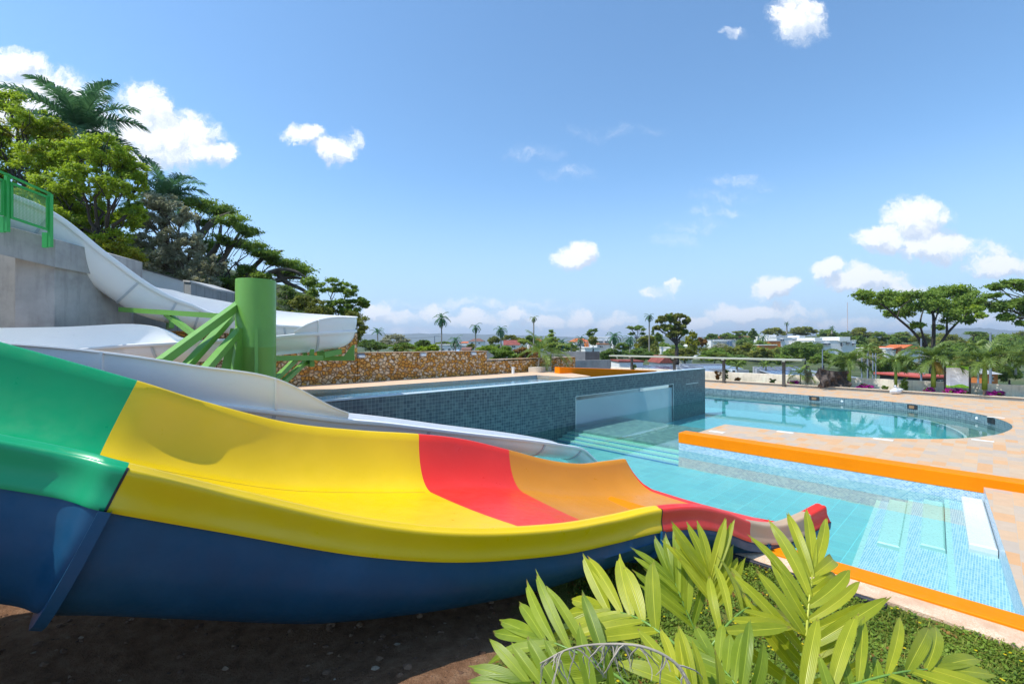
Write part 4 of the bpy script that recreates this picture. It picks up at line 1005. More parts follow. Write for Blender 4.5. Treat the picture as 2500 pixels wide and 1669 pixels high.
def sub_clumps(C_, R_, per, f=.42, seed=0, flat=1.):
    """break each clump into smaller ones near its surface so that the outline is ragged"""
    r = np.random.default_rng(seed); oc, orr = [], []
    for c, R in zip(C_, R_):
        c = np.array(c); R = np.array(R, float)
        for _ in range(per):
            d = r.normal(size=3); d /= np.linalg.norm(d); d[2] = d[2]*.9+.12; q = r.uniform(.35, .92)
            oc.append(c + d*R*q); orr.append(R*f*r.uniform(.45, 1.3)*np.array([1,1,flat])*1.05)
    return oc, orr
def wiggle(p, q, n, amp, seed, rise=0.):
    r = random.Random(seed); p = Vector(p); q = Vector(q); L = (q-p).length; o = []
    for i in range(n+1):
        t = i/n; e = math.sin(math.pi*t)
        o.append(p.lerp(q, t) + Vector((r.uniform(-1,1), r.uniform(-1,1), r.uniform(-.6,.6)))*amp*L*e + Vector((0,0,rise*L*e)))
    return o
def tree(name, label, cat, base, C_, R_, n, size, lf, rad=.2, group=None, bark=None, per=9, f=.42, flat=.55, seed=1, fork=None, limbs=True, sflat=.8, second=None):
    base = Vector(base); t = thing(name, label, cat, base, group)
    sc_, sr_ = sub_clumps(C_, R_, int(per*1.7), f*.8, seed, sflat); size = size*.82; n = int(n*1.15)
    q = leaves(sc_, sr_, n, size, flat, shell=.1); raw_mesh('crown', q, 4, LF[lf], t)
    if second:
        k = max(1, len(C_)//3); pick = [i for i in range(len(C_)) if (i*7+seed) % 3 == 0] or [0]
        c2, r2 = sub_clumps([C_[i] for i in pick], [R_[i] for i in pick], per, f*.8, seed+5, sflat); raw_mesh('crown', leaves(c2, r2, n//4, size, flat, shell=.1), 4, LF[second], t)
    if rad:
        mb = MB(); cen = np.mean(np.array([list(c) for c in C_]), 0); fk = Vector(fork) if fork else base.lerp(Vector(cen.tolist()), .5)
        mb.tube(wiggle(base, fk, 5, .03, seed), [rad*(1-.35*i/5) for i in range(6)], 8)
        if limbs:
            for i, c in enumerate(C_):
                mb.tube(wiggle(fk, Vector(c), 6, .09, seed+i*3, .04), [rad*.36*(1-.8*k/6)+.008 for k in range(7)], 6)
                rr_ = random.Random(seed*31+i)
                for j in range(4):
                    e = Vector(c) + Vector((rr_.uniform(-1,1)*R_[i][0], rr_.uniform(-1,1)*R_[i][1], rr_.uniform(-.3,1)*R_[i][2]))*.8
                    s0 = fk.lerp(Vector(c), rr_.uniform(.55, .95)); mb.tube(wiggle(s0, e, 3, .1, seed+i+j), [rad*.16, rad*.12, rad*.08, .005], 4)
        mb.build('trunk', bark or BARK, t, smooth=True)
    return t
def pxclump(L, d, dep=.8, jit=.0, seed=0):
    """clumps given as they lie in the view: px, py, half width, half height (photo px) at distance d"""
    r = random.Random(seed); C_, R_ = [], []
    for q in L:
        px, py, rx, ry = q[:4]; dd = d + (q[4] if len(q) > 4 else r.uniform(-jit, jit)); s_ = dd/F
        C_.append(P(px, py, dd)); R_.append((rx*s_, rx*s_*dep, ry*s_))
    return C_, R_
def tree_px(name, label, L, d, base_px, n, size, lf, rad=.2, cat='tree', base_z=None, fork=None, jit=.0, **k):
    C_, R_ = pxclump(L, d, k.pop('dep', .8), jit, k.get('seed', 0)); base = P(base_px[0], base_px[1], d)
    if fork: fork = P(fork[0], fork[1], d)
    return tree(name, label, cat, base, C_, R_, n, size, lf, rad, fork=fork, **k)

def frond_mesh(V_, org, az, el, L, droop, nl=34, ll=.5, wl=.045, fold=.5, rr=None, rach=None, twist=0.):
    """one feather frond appended to V_ (quads); returns points of its midrib"""
    rr = rr or random.Random(1); pts = []; dirh = Vector((math.cos(az), math.sin(az), 0)); p = Vector(org); e = el; n = 14
    for i in range(n+1):
        pts.append(p.copy()); st_ = L/n; p = p + (dirh*math.cos(e) + Vector((0,0,1))*math.sin(e))*st_; e -= droop/n*(.5+i/n)
    side = Vector((-dirh.y, dirh.x, 0))
    for k in range(nl):
        f = .12 + .88*(k+.5)/nl; i = min(n-1, int(f*n)); q = pts[i].lerp(pts[i+1], f*n-i); t = (pts[i+1]-pts[i]).normalized(); up = side.cross(t)
        if up.z < 0: up = -up
        ln = ll*(math.sin(math.pi*(.12+.80*f))**.55)*rr.uniform(.85,1.12)
        for sgn in (-1, 1):
            d = (side*sgn*(.95-.35*f) + t*(.35+.55*f) + up*(fold*rr.uniform(.3,1.2)-.15)).normalized()
            w_ = t*wl*.5; m1 = q + d*ln*.5; tip = q + d*ln*.9 + Vector((0,0,-1))*ln*.34
            V_ += [q - w_, q + w_, m1 + w_*1.1, m1 - w_*1.1, m1 - w_*1.1, m1 + w_*1.1, tip + w_*.15, tip - w_*.15]
    return pts
def palm(name, label, base, top, fl, nf, rad, lf='palm', group=None, el=(R(-25), R(85)), droop=1.6, ll=None, wl=None, nl=30, seed=1, lean=0., shaft=None, dry=0, thick=None, cat='palm tree', trunkmat=None, segs=10):
    """feather palm: trunk, crownshaft if any, crown"""
    rr = random.Random(seed); base = Vector(base); top = Vector(top); t = thing(name, label, cat, base, group); ll = ll or fl*.26; wl = wl or fl*.028
    mb = MB(); n_ = 10; pth = [base.lerp(top, i/n_) + Vector((lean*math.sin(math.pi*i/n_), 0, 0)) for i in range(n_+1)]
    mb.tube(pth, [rad*(1.35-.5*min(1, i/3)) if i < 3 else rad*(.9-.12*i/n_) for i in range(n_+1)], 10); mb.build('trunk', trunkmat or PTR, t, smooth=True)
    org = top.copy()
    if shaft:
        mb = MB(); mb.tube([top - Vector((0,0,.02)), top + Vector((0,0,shaft*.35)), top + Vector((0,0,shaft*.8)), top + Vector((0,0,shaft))], [rad*1.25, rad*1.3, rad*.85, rad*.5], 12); mb.build('crownshaft', SHAFT, t, smooth=True); org = top + Vector((0,0,shaft*.93))
    V_ = []; rb_ = MB()
    for k in range(nf):
        az = k*2.399963 + rr.uniform(-.2,.2); f = (k+.5)/nf; e = el[1] + (el[0]-el[1])*f**.8 + rr.uniform(-.1,.1)
        pts = frond_mesh(V_, org, az, e, fl*rr.uniform(.85,1.08), droop*rr.uniform(.8,1.2), nl, ll, wl, .6, rr)
        rb_.tube(pts[::2], [max(.004, rad*.16*(1-i/8)) for i in range(len(pts[::2]))], 4)
    raw_mesh('crown', np.array([list(v) for v in V_]), 4, LF[lf], t); rb_.build('midribs', SHAFT if shaft else LF[lf], t)
    if dry:
        V_ = []
        for k in range(dry): frond_mesh(V_, org - Vector((0,0,.1)), k*2.1+.4, R(-20)+rr.uniform(-.3,.1), fl*.6, 1.2, 22, ll*.7, wl, .3, rr)
        raw_mesh('dry_fronds', np.array([list(v) for v in V_]), 4, LF['dry'], t)
    return t
SHAFT = paint('crownshaft_green', (.20,.30,.03), .4, .12, .1, 2.)

# --- hillside on the left
tree_px('feathery_tree', 'bright green feathery tree highest on the left hillside, in front of the tall palm', [(-40,330,80,60),(20,250,50,40),(60,290,60,40),(110,330,60,40),(0,400,90,60),(90,400,70,45),(150,380,60,45),(40,470,80,50),(-30,500,80,60),(110,500,70,45),(60,560,90,50),(-60,430,60,60)], 17.5, (60,700), 42000, .085, 'bright', .16, seed=3, per=16, f=.34, jit=1.2, bark=BARKD, fork=(70,470), second='yellowish')
tree_px('feathery_tree', 'bright green feathery tree spreading over the top of the white slide', [(190,380,60,40),(250,370,60,45),(310,400,45,40),(200,450,80,50),(290,460,55,45),(130,470,60,45),(240,520,70,50),(310,540,40,40),(190,560,50,40),(345,440,20,25),(280,590,50,35),(130,540,60,45),(180,600,70,40),(240,640,60,35),(330,520,30,30)], 16.0, (240,690), 52000, .08, 'bright', .15, seed=4, per=16, f=.33, jit=1.0, bark=BARKD, fork=(250,600), second='mid')
tree_px('feathery_tree', 'yellow green drooping branch mass low over the slide, in front of darker trees', [(290,600,50,22),(320,625,40,20),(270,640,45,25),(305,655,28,20)], 15.6, (290,700), 12000, .07, 'yellowish', .06, seed=5, per=12, f=.4, bark=BARKD)
tree_px('dense_tree', 'dark dense tree low on the hillside between the bright and the grey trees', [(300,700,70,50),(360,720,60,50),(250,610,60,70),(330,640,60,60),(400,700,50,55),(180,640,70,60),(450,740,50,40),(500,750,45,35),(260,700,60,40),(380,660,50,40),(480,690,40,35),(560,770,50,30),(620,770,40,25),(120,600,70,60)], 21.5, (300,790), 52000, .13, 'dark', .2, seed=6, per=12)
tree_px('grey_tree', 'grey green small leaved tree left of the branching flat topped tree', [(400,500,45,35),(370,540,40,35),(440,530,45,35),(350,590,35,30),(420,590,50,40),(470,600,35,40),(400,650,50,40),(460,670,45,40),(490,720,40,40),(520,650,30,30),(350,640,40,30),(380,500,35,25),(420,630,40,30),(500,690,40,30)], 20.2, (440,760), 45000, .10, 'grey', .22, seed=7, per=14, f=.36, fork=(445,680))
ft = tree_px('flat_topped_tree', 'wide branching tree with flat leaf layers above the green column', [(480,500,48,16),(530,515,45,15),(570,540,42,15),(500,545,30,14),(600,565,30,14),(560,590,45,15),(610,600,40,16),(650,620,35,12),(500,600,30,20),(530,640,35,20),(690,640,45,14),(730,660,35,16),(755,690,22,16),(700,670,30,12),(640,675,30,12),(600,660,24,14),(762,715,14,14),(560,690,40,22),(520,700,30,25)], 24.0, (500,800), 24000, .11, 'mid', .13, seed=8, per=13, f=.62, sflat=1.1, fork=(515,735), bark=BARKD, jit=1.5, second='dark')
mb = MB(); rr_ = random.Random(4)
for L in ([(545,760),(575,722),(625,690),(672,660),(720,662),(760,690)],[(520,735),(560,700),(610,660),(650,625),(690,612)],[(515,720),(530,660),(560,610),(590,560)],[(510,700),(490,640),(486,580),(480,520)],[(625,690),(600,670),(575,640)],[(672,660),(700,690),(735,705),(760,722)],[(610,660),(640,672),(665,700)],[(540,745),(590,735),(640,700),(700,678),(740,680)],[(500,640),(530,600),(540,550)],[(486,580),(520,540),(560,520)]):
    pts = [P(x, y, 23.6 + rr_.uniform(-.4,.4)) for x, y in L]; pts = [Vector(p.tolist()) for p in crom([list(p) for p in pts], 4)]; mb.tube(pts, [.17*(1-.8*i/len(pts))+.015 for i in range(len(pts))], 6)
mb.build('branches', BARK, ft, smooth=True)
tree_px('bare_shrub', 'sparse dark twiggy tree right of the green column', [(700,720,40,30),(735,740,35,30),(690,765,40,25),(760,770,30,25)], 22, (720,810), 7000, .09, 'dark', .1, seed=9, per=14, f=.35)
tree_px('round_tree', 'olive green rounded tree between the twiggy tree and the leaning tree', [(745,740,32,26),(770,755,38,28),(730,780,40,25),(790,780,35,25)], 20, (755,830), 18000, .09, 'olive', .12, seed=10, per=12, second='dark')
tree_px('leaning_tree', 'airy green tree leaning out over the bend of the white slide', [(810,700,35,22),(850,710,30,20),(880,735,20,14),(830,740,35,18),(800,760,30,22),(850,760,28,18),(890,745,14,8)], 21, (800,840), 15000, .09, 'mid', .1, seed=12, per=11, f=.36, fork=(815,790))
tree_px('tall_shrub', 'olive shrub with trailing bare twigs behind the right bend of the white slide', [(830,790,40,28),(865,780,28,25),(850,820,45,25),(880,810,22,22)], 20.5, (850,850), 14000, .075, 'olive', .06, seed=13, per=11)
palm('tall_palm', 'tall palm with long ragged dark fronds above the trees at top left', P(200,700,20.5), P(195,325,20.5), 2.9, 26, .17, 'palm', None, (R(-25), R(86)), 1.5, .80, .055, 64, 21, trunkmat=BARKD)
palm('hill_palm', 'smaller palm standing out against the sky above the grey tree', P(405,720,23), P(404,488,23), 2.2, 20, .12, 'palm', None, (R(0), R(84)), 1.3, .62, .045, 44, 22, trunkmat=BARKD)

# --- palms and shrubs by the stone wall
palm('young_palm', 'pale young palm in the planter box at the stone wall', P(1312,905,26.2), P(1317,872,26.2), 1.5, 11, .055, 'palm2', None, (R(0), R(88)), 1.1, .45, .03, 30, 31, shaft=.35)
palm('young_palm', 'young palm with yellow green drooping fronds right of the planter box', P(1345,908,26.8), P(1344,878,26.8), 1.5, 10, .055, 'palm2', None, (R(-20), R(75)), 1.6, .5, .03, 30, 32, shaft=.3)
tree_px('shrub', 'dense blue green shrub behind the low part of the stone wall', [(1215,868,24,14),(1235,862,28,16),(1250,873,22,12)], 29, (1230,884), 7000, .10, 'mid', .05, cat='shrub', seed=33)
tree_px('shrub', 'reddish brown thin shrub right of the blue green shrub', [(1280,862,24,16),(1300,870,20,14),(1268,875,18,10)], 30, (1285,884), 5000, .10, 'rust', .05, cat='shrub', seed=34, second='olive')
tree_px('shrub', 'bright leafy shrub showing over the middle of the stone wall', [(1040,852,20,9),(1060,850,18,10),(1022,856,12,6)], 27, (1040,865), 2500, .12, 'bright', .04, cat='shrub', seed=35)

# --- planter along the far deck
def PB(px, b_off=41.0):
    r0 = (px-CX)/F; bq = b_off*(CA-r0*SA)/(r0*CA+SA); return AB(b_off, bq, .08)
for px, ytop, fl, nf, lab, sd_, dry in ((2073,868,1.75,12,'planter palm with a stout green shaft right of the black net',41,0),(2187,886,1.3,9,'thin planter palm behind the white sack',42,0),(2279,862,1.8,14,'planter palm with hanging yellow dry fronds left of the notice board',43,4),(2404,868,1.95,15,'largest planter palm, right of the notice board',44,0),(2545,850,2.2,14,'planter palm cut by the right border of the view',45,0)):
    b_ = PB(px); d_ = b_.y; top = P(px, ytop+18 if px != 2187 else ytop, d_); top.x = b_.x; sh = (.9 if px != 2187 else .3)
    palm('planter_palm', lab, b_, (b_.x, b_.y, .1 + .42), fl, nf, .10 if px != 2187 else .07, 'bed' if px != 2404 else 'bed', 'palms in the planting bed', (R(-15), R(84)), 1.55, fl*.32, .05, 40, sd_, shaft=top.z - .52 + .25, dry=dry, trunkmat=paint('palm_base', (.42,.25,.17), .8, .1))
palm('planter_palm', 'small palm in the bed at the right end of the sunshade', PB(1954), PB(1954)+Vector((0,0,.9)), 1.3, 11, .05, 'mid', 'palms in the planting bed', (R(-10), R(80)), 1.4, .4, .03, 30, 46)
for px, w_, lab in ((2113,.75,'bougainvillea clump right of the black net'),(2268,.35,'small bougainvillea left of the third planter palm'),(2345,.4,'bougainvillea under the notice board'),(2319,.3,'low bougainvillea at the left post of the notice board'),(2432,.7,'bougainvillea clump at the right of the largest planter palm'),(1938,.55,'pale bougainvillea by the right post of the sunshade')):
    b_ = PB(px, 40.75); tree('bougainvillea', lab, 'shrub', b_, [b_+Vector((-w_*.4,0,.2)), b_+Vector((w_*.35,0,.22)), b_+Vector((0,.1,.28))], [(w_*.5,.25,.16)]*3, 2200, .07, 'bloom', .015, group='flowering shrubs in the planting bed', seed=px, second='mid')
for px, h_, lf_, lab in ((2159,.35,'mid','low green shrub left of the white sack'),(2207,1.0,'mid','upright leafy bush right of the white sack'),(1752,.9,'rust','red leaved climber left of the second sunshade post'),(1770,1.0,'dark','green climber on the second sunshade post'),(1800,.4,'rust','small red shrub between the sunshade posts'),(1885,.45,'dark','dark low shrub left of the last sunshade post'),(1972,1.7,'grey','grey twiggy bush right of the sunshade'),(1546,1.2,'mid','green climber on the far left sunshade post')):
    b_ = PB(px, 40.8); tree('bed_shrub', lab, 'shrub', b_, [b_+Vector((0,0,h_*.35)), b_+Vector((.05,0,h_*.7))], [(.2+.1*h_,.2,h_*.35)]*2, 1500, .08, lf_, .015, group='shrubs in the planting bed', seed=px)

# --- large trees right of the pool
rt = tree_px('spreading_tree', 'tall spreading tree with forked limbs beyond the planting bed on the right', [(2110,722,26,14),(2135,735,30,14),(2165,722,28,16),(2195,735,32,18),(2225,720,26,14),(2215,760,26,14),(2180,765,24,12),(2262,728,34,20),(2300,715,34,18),(2335,712,36,16),(2370,728,34,20),(2395,745,22,16),(2345,750,34,22),(2320,775,26,20),(2285,755,26,18),(2240,795,18,10),(2290,800,14,8),(2360,780,20,12),(2395,770,14,8),(2240,748,26,14),(2300,742,30,16),(2322,755,26,14),(2275,745,22,14),(2165,745,24,12),(2380,755,20,12)], 52, (2275,900), 21000, .24, 'mid', .12, seed=51, per=13, f=.55, sflat=1.1, limbs=False, fork=(2277,850), jit=3, second='bright')
mb = MB(); rr_ = random.Random(8)
for L, r0 in (([(2277,880),(2279,830),(2280,790),(2277,765),(2262,742),(2240,725)],.22),([(2277,765),(2300,745),(2330,722)],.11),([(2260,850),(2230,810),(2190,775),(2160,748),(2138,738),(2110,725)],.16),([(2265,850),(2248,800),(2250,770),(2262,740)],.13),([(2290,850),(2312,815),(2335,790),(2365,762),(2392,742)],.16),([(2312,815),(2312,785),(2318,755),(2345,730)],.12),([(2190,775),(2200,750),(2225,730)],.08),([(2248,800),(2225,790),(2200,770)],.07),([(2280,790),(2290,760),(2295,725)],.09)):
    pts = [P(x, y, 52 + rr_.uniform(-.5,.5)) for x, y in L]; pts = [Vector(p.tolist()) for p in crom([list(p) for p in pts], 4)]; mb.tube(pts, [r0*(1-.72*i/len(pts)) for i in range(len(pts))], 7)
mb.build('branches', BARKD, rt, smooth=True)
tree_px('overhanging_tree', 'dark tree whose layered branches reach in at the right border', [(2435,700,26,10),(2470,690,28,9),(2500,700,30,12),(2415,722,24,7),(2390,735,16,7),(2440,748,28,14),(2480,742,30,16),(2510,760,30,18),(2455,775,22,10),(2500,790,24,9),(2425,755,14,8),(2540,730,40,30)], 34, (2620,930), 11000, .17, 'mid', .2, seed=52, per=11, f=.58, sflat=1.0, fork=(2570,800), second='dark')
ct = tree_px('open_crowned_tree', 'open crowned tree with dark trunk in the middle distance behind the sunshade', [(1615,782,13,12),(1635,775,16,12),(1660,770,18,9),(1678,783,12,12),(1625,800,15,10),(1655,798,18,14),(1640,815,16,12),(1668,812,12,9),(1650,785,14,10),(1605,800,9,8)], 62, (1653,890), 16000, .26, 'olive', .32, seed=53, per=8, f=.38, fork=(1652,845), bark=BARKD, second='mid')

# --- valley: far trees.  px, top y, half width, base y, distance, leaf, name, label
FT = [
 (905,828,48,862,55,'dark','broad_tree','dark green tree mass beyond the tall end of the stone wall'),
 (962,812,40,858,70,'grey','broad_tree','domed grey green tree left of the small round tree'),
 (1032,827,28,860,60,'dark','round_tree','small round dark tree beyond the stone wall, left of the white house'),
 (985,836,36,862,56,'mid','broad_tree','green hedge like tree under the domed grey tree'),
 (1085,834,30,846,150,'mid','broad_tree','low green tree beside the brown roofed house'),
 (1206,818,18,848,110,'olive','round_tree','olive tree left of the red roofed house'),
 (1245,816,26,840,140,'olive','broad_tree','olive tree rising behind the red roof'),
 (1190,843,32,860,75,'bright','broad_tree','bright green low tree in front of the red roofed house'),
 (1275,823,13,846,100,'yellowish','round_tree','yellow green tree right of the red roof'),
 (1296,815,20,850,110,'mid','round_tree','leafy tree left of the thin tall palm base'),
 (1346,806,9,850,90,'mid','slim_tree','slim dark crowned tree above the young palms'),
 (1345,822,34,872,80,'mid','broad_tree','broad green tree behind the two young palms'),
 (1445,800,16,850,130,'dark','flat_tree','small flat topped tree above the white houses'),
 (1448,820,15,850,100,'olive','round_tree','olive tree between the orange roofs and the white modern house'),
 (1490,850,36,885,70,'dark','broad_tree','dark low tree behind the grey concrete wall'),
 (1553,792,24,845,130,'mid','flat_tree','spreading tree rising left of the tall thin palm'),
 (1594,798,5,825,140,'dark','slim_tree','narrow dark cypress beside the tall thin palm'),
 (1578,815,32,868,95,'olive','broad_tree','olive tree below the tall thin palm'),
 (1607,812,16,845,110,'mid','round_tree','green tree behind the open crowned tree'),
 (1560,850,46,888,72,'dark','broad_tree','dark tree behind the left part of the sunshade'),
 (1690,806,20,868,85,'yellowish','round_tree','yellow green tree right of the open crowned tree'),
 (1712,822,18,850,100,'rust','round_tree','reddish tree next to the yellow green one'),
 (1672,846,36,880,74,'olive','broad_tree','olive green tree around the dark trunk'),
 (1738,812,20,838,170,'dark','round_tree','dark tree left of the small orange roof on the hill'),
 (1760,835,30,868,110,'grey','broad_tree','grey tree in front of the white house with blue windows'),
 (1775,813,24,832,190,'mid','round_tree','green tree right of the small orange roof on the hill'),
 (1805,803,22,835,180,'mid','flat_tree','feathery topped tree above the white house with blue windows'),
 (1838,802,14,832,170,'dark','round_tree','round dark tree on the skyline of the hill'),
 (1820,836,42,880,105,'olive','broad_tree','large olive tree right of the white house with blue windows'),
 (1745,850,44,890,80,'mid','broad_tree','dark green tree above the middle of the sunshade'),
 (1890,797,34,828,230,'olive','broad_tree','pale olive tree on the skyline left of the small hill palm'),
 (1860,848,36,890,82,'olive','broad_tree','olive tree above the right part of the sunshade'),
 (1965,830,60,885,90,'dark','broad_tree','very dark wide tree below the long white house'),
 (1960,795,42,825,235,'olive','broad_tree','pale olive tree on the skyline right of the small hill palm'),
 (2022,803,32,832,230,'mid','broad_tree','green tree on the skyline under the second hill palm'),
 (2062,806,20,838,200,'dark','round_tree','dark tree by the white flat roofed houses'),
 (2100,799,34,840,200,'olive','broad_tree','brownish green tree on the skyline right of the radio mast'),
 (2098,818,22,852,150,'dark','round_tree','dark round tree right of the big white house'),
 (2150,808,32,850,175,'mid','broad_tree','green tree left of the orange roofed house'),
 (2200,806,34,846,180,'mid','broad_tree','green tree behind the orange roofed house'),
 (2185,826,18,845,150,'dark','round_tree','dark tree just above the orange roofs'),
 (2250,812,34,850,170,'olive','broad_tree','olive tree behind the forked trunk'),
 (2320,815,44,862,150,'olive','broad_tree','wide olive tree between the forked trunk and the largest palm'),
 (2395,812,40,860,150,'mid','broad_tree','green tree behind the largest planter palm'),
 (2375,806,28,822,120,'dark','flat_tree','dark flat branches above the notice board'),
 (2460,826,36,870,130,'mid','broad_tree','green tree near the right border of the view'),
 (2490,838,40,890,100,'dark','broad_tree','dark tree low at the right border'),
 (2465,890,34,936,48,'dark','round_tree','round dark bush just beyond the boundary wall at right'),
 (2060,858,44,905,75,'dark','broad_tree','dark tree behind the first planter palm'),
 (2120,862,40,915,68,'grey','broad_tree','grey brown tree behind the grey poles'),
 (2160,868,34,925,62,'mid','broad_tree','green bush behind the thin planter palm'),
 (2205,868,36,922,64,'mid','broad_tree','leafy bush left of the red roofed kiosk'),
 (2130,842,30,870,120,'olive','round_tree','olive tree left of the white house with orange roof'),
 (2010,858,38,900,78,'mid','broad_tree','green tree behind the black net'),
 (2270,862,40,905,80,'grey','broad_tree','brownish tree above the red roofed kiosk'),
 (2350,866,40,915,75,'olive','broad_tree','olive bush behind the notice board'),
 (2425,868,34,925,62,'olive','broad_tree','olive bush right of the largest planter palm'),
 (1915,866,30,895,70,'mid','broad_tree','green bush at the right end of the sunshade roof'),
 (1790,872,34,898,66,'mid','round_tree','fresh green bush over the boundary wall behind the sunshade'),
 (1630,862,30,892,66,'dark','broad_tree','dark bush behind the second sunshade post from left'),
 (1440,862,26,888,62,'dark','round_tree','dark bush at the left end of the sunshade roof'),
 (1390,838,26,862,105,'mid','broad_tree','green tree below the orange roofed house beyond the young palms'),
 (1520,836,24,858,105,'mid','broad_tree','green tree right of the white modern house'),
 (1150,838,14,856,95,'olive','round_tree','olive bush at the foot of the second tall palm'),
]
for i, (px, yt, hw, yb, d, lf_, nm, lab) in enumerate(FT):
    r = random.Random(i*17+3); hh = (yb-yt)/2; L = []
    if nm == 'flat_tree': L = [(px + r.uniform(-.75,.75)*hw, yt + 4 + r.uniform(0, .35)*hh*2, hw*.38, hh*.16) for _ in range(8)]
    elif nm == 'slim_tree': L = [(px + r.uniform(-.2,.2)*hw, yt + 3 + k*(hh*2-8)/4, hw*(.9 if hw > 6 else .5+.12*k), hh*.22) for k in range(4)]
    else:
        nk = 9 if hw > 22 else 6
        for k in range(nk):
            t = (k+.5)/nk*2-1; L.append((px + t*hw*.72, yt + hh*(.35 + .75*t*t) + r.uniform(-.1,.22)*hh, hw*.34, hh*r.uniform(.28,.42)))
        L += [(px + r.uniform(-.5,.5)*hw, yt + hh*r.uniform(.8,1.4), hw*.42, hh*.5) for _ in range(4)]
    s_ = d/F; n_ = int(min(14000, 1400 + 1.3*hw*hh*2*3.2)); 
    tree_px(nm, lab, L, d, (px, yb+8), n_, max(.16, 2.6*s_), lf_, .12*(d/60)**.5, seed=i+100, per=9, f=.42, jit=hw*s_*.35, limbs=(nm in ('flat_tree',)), bark=BARKD, second={'mid':'olive','olive':'yellowish','dark':'mid'}.get(lf_), group='trees in the valley beyond the pool' if False else None)
# the belt of woodland between the houses, read as one mass from here
rw_ = np.random.default_rng(77); CB, RB = [], []
for (x0, x1, y0, y1, d0, d1, nn_) in ((1470,2520,846,872,84,110,150),(1500,2520,832,850,120,150,110),(1720,2520,816,832,175,205,70),(1000,1480,846,860,100,130,40)):
    for _ in range(nn_):
        px = rw_.uniform(x0, x1); d = rw_.uniform(d0, d1); py = rw_.uniform(y0, y1)
        if any(a-6 < px < b+6 and py < c for a, b, c in ((1728,1802,850),(1865,1990,842),(1978,2096,862),(2156,2262,876),(1452,1560,856),(1398,1445,856),(1285,1330,850))): continue
        s_ = d/F; c = P(px, py+6, d); CB.append(c); RB.append((rw_.uniform(12,24)*s_, rw_.uniform(10,18)*s_, rw_.uniform(8,14)*s_))
cb, rb2 = sub_clumps(CB, RB, 9, .42, 3, .9)
for nm_, lf_, k_ in (('a', 'mid', 0), ('b', 'dark', 1), ('c', 'olive', 2)):
    sel = [i for i in range(len(cb)) if (i//9) % 3 == k_]; q = leaves([cb[i] for i in sel], [rb2[i] for i in sel], 42000, .42, .4)
    tag(raw_mesh('woodland', q, 4, LF[lf_]), {'mid':'mid green','dark':'dark green','olive':'olive green'}[lf_] + ' trees of the wooded valley between the houses', 'woodland', kind='stuff')
# far palms: px, crown y, frond length px, base y, distance
FP = [(922,812,20,862,60,12,'short palm above the hedge at the end of the stone wall','palm',(R(0),R(80)),1.2),
 (1078,778,25,866,72,20,'tallest full crowned palm beyond the stone wall','palm',(R(-60),R(85)),1.9),
 (1112,832,22,866,68,15,'short dark palm right of the tallest full crowned palm','palm',(R(-40),R(80)),1.6),
 (1161,798,19,862,80,13,'slender palm with few curling fronds near the brown roofed house','palm',(R(-60),R(80)),2.0),
 (1223,806,21,852,80,20,'full palm left of the red roofed house','palm',(R(-60),R(80)),1.8),
 (1303,776,13,850,90,14,'very thin tall palm with drooping ragged crown','dark',(R(-75),R(60)),1.6),
 (1371,836,20,868,80,14,'dark palm right of the young palms','palm',(R(-50),R(80)),1.7),
 (1417,828,18,868,85,15,'palm in front of the orange roofed house','palm',(R(-50),R(80)),1.7),
 (1395,838,16,868,85,12,'smaller palm left of the orange pillared house','palm2',(R(-50),R(80)),1.7),
 (1499,822,25,892,70,18,'palm with a pale trunk left of the sunshade roof','palm',(R(-50),R(80)),1.8),
 (1538,828,20,880,76,16,'dark palm above the left end of the sunshade','palm',(R(-50),R(80)),1.8),
 (1585,772,16,880,85,15,'tallest thin palm beside the open crowned tree','palm',(R(-70),R(80)),1.9),
 (1863,824,13,838,150,13,'dark palm in front of the houses on the hill','palm',(R(-50),R(80)),1.7),
 (1921,789,8,815,210,13,'tiny palm on the skyline of the hill','palm',(R(-50),R(80)),1.6),
 (2031,799,8,815,210,13,'tiny low palm on the skyline right of the first','palm',(R(-50),R(80)),1.6),
 (2385,845,34,905,44,14,'palm beyond the boundary wall behind the largest planter palm','palm2',(R(-30),R(80)),1.6),
 (2480,872,34,915,44,13,'palm beyond the wall at the right border','palm2',(R(-20),R(80)),1.6),
 (2120,848,24,905,60,12,'feathery palm behind the first planter palm','palm2',(R(-20),R(80)),1.4),
 (1800,894,20,905,46,12,'low feathery palm just over the wall in the middle of the sunshade','palm2',(R(0),R(80)),1.2),
 (1870,892,22,905,46,12,'low feathery palm over the wall near the right sunshade post','palm2',(R(0),R(80)),1.2)]
for i, (px, cyy, flp, yb, d, nf, lab, lf_, el_, dr_) in enumerate(FP):
    s_ = d/F; palm('distant_palm', lab, P(px, yb, d), P(px, cyy, d), flp*s_, nf, max(.08, 1.9*s_), lf_, None, el_, dr_, flp*s_*.24, max(.05, flp*s_*.05), 20, 60+i)

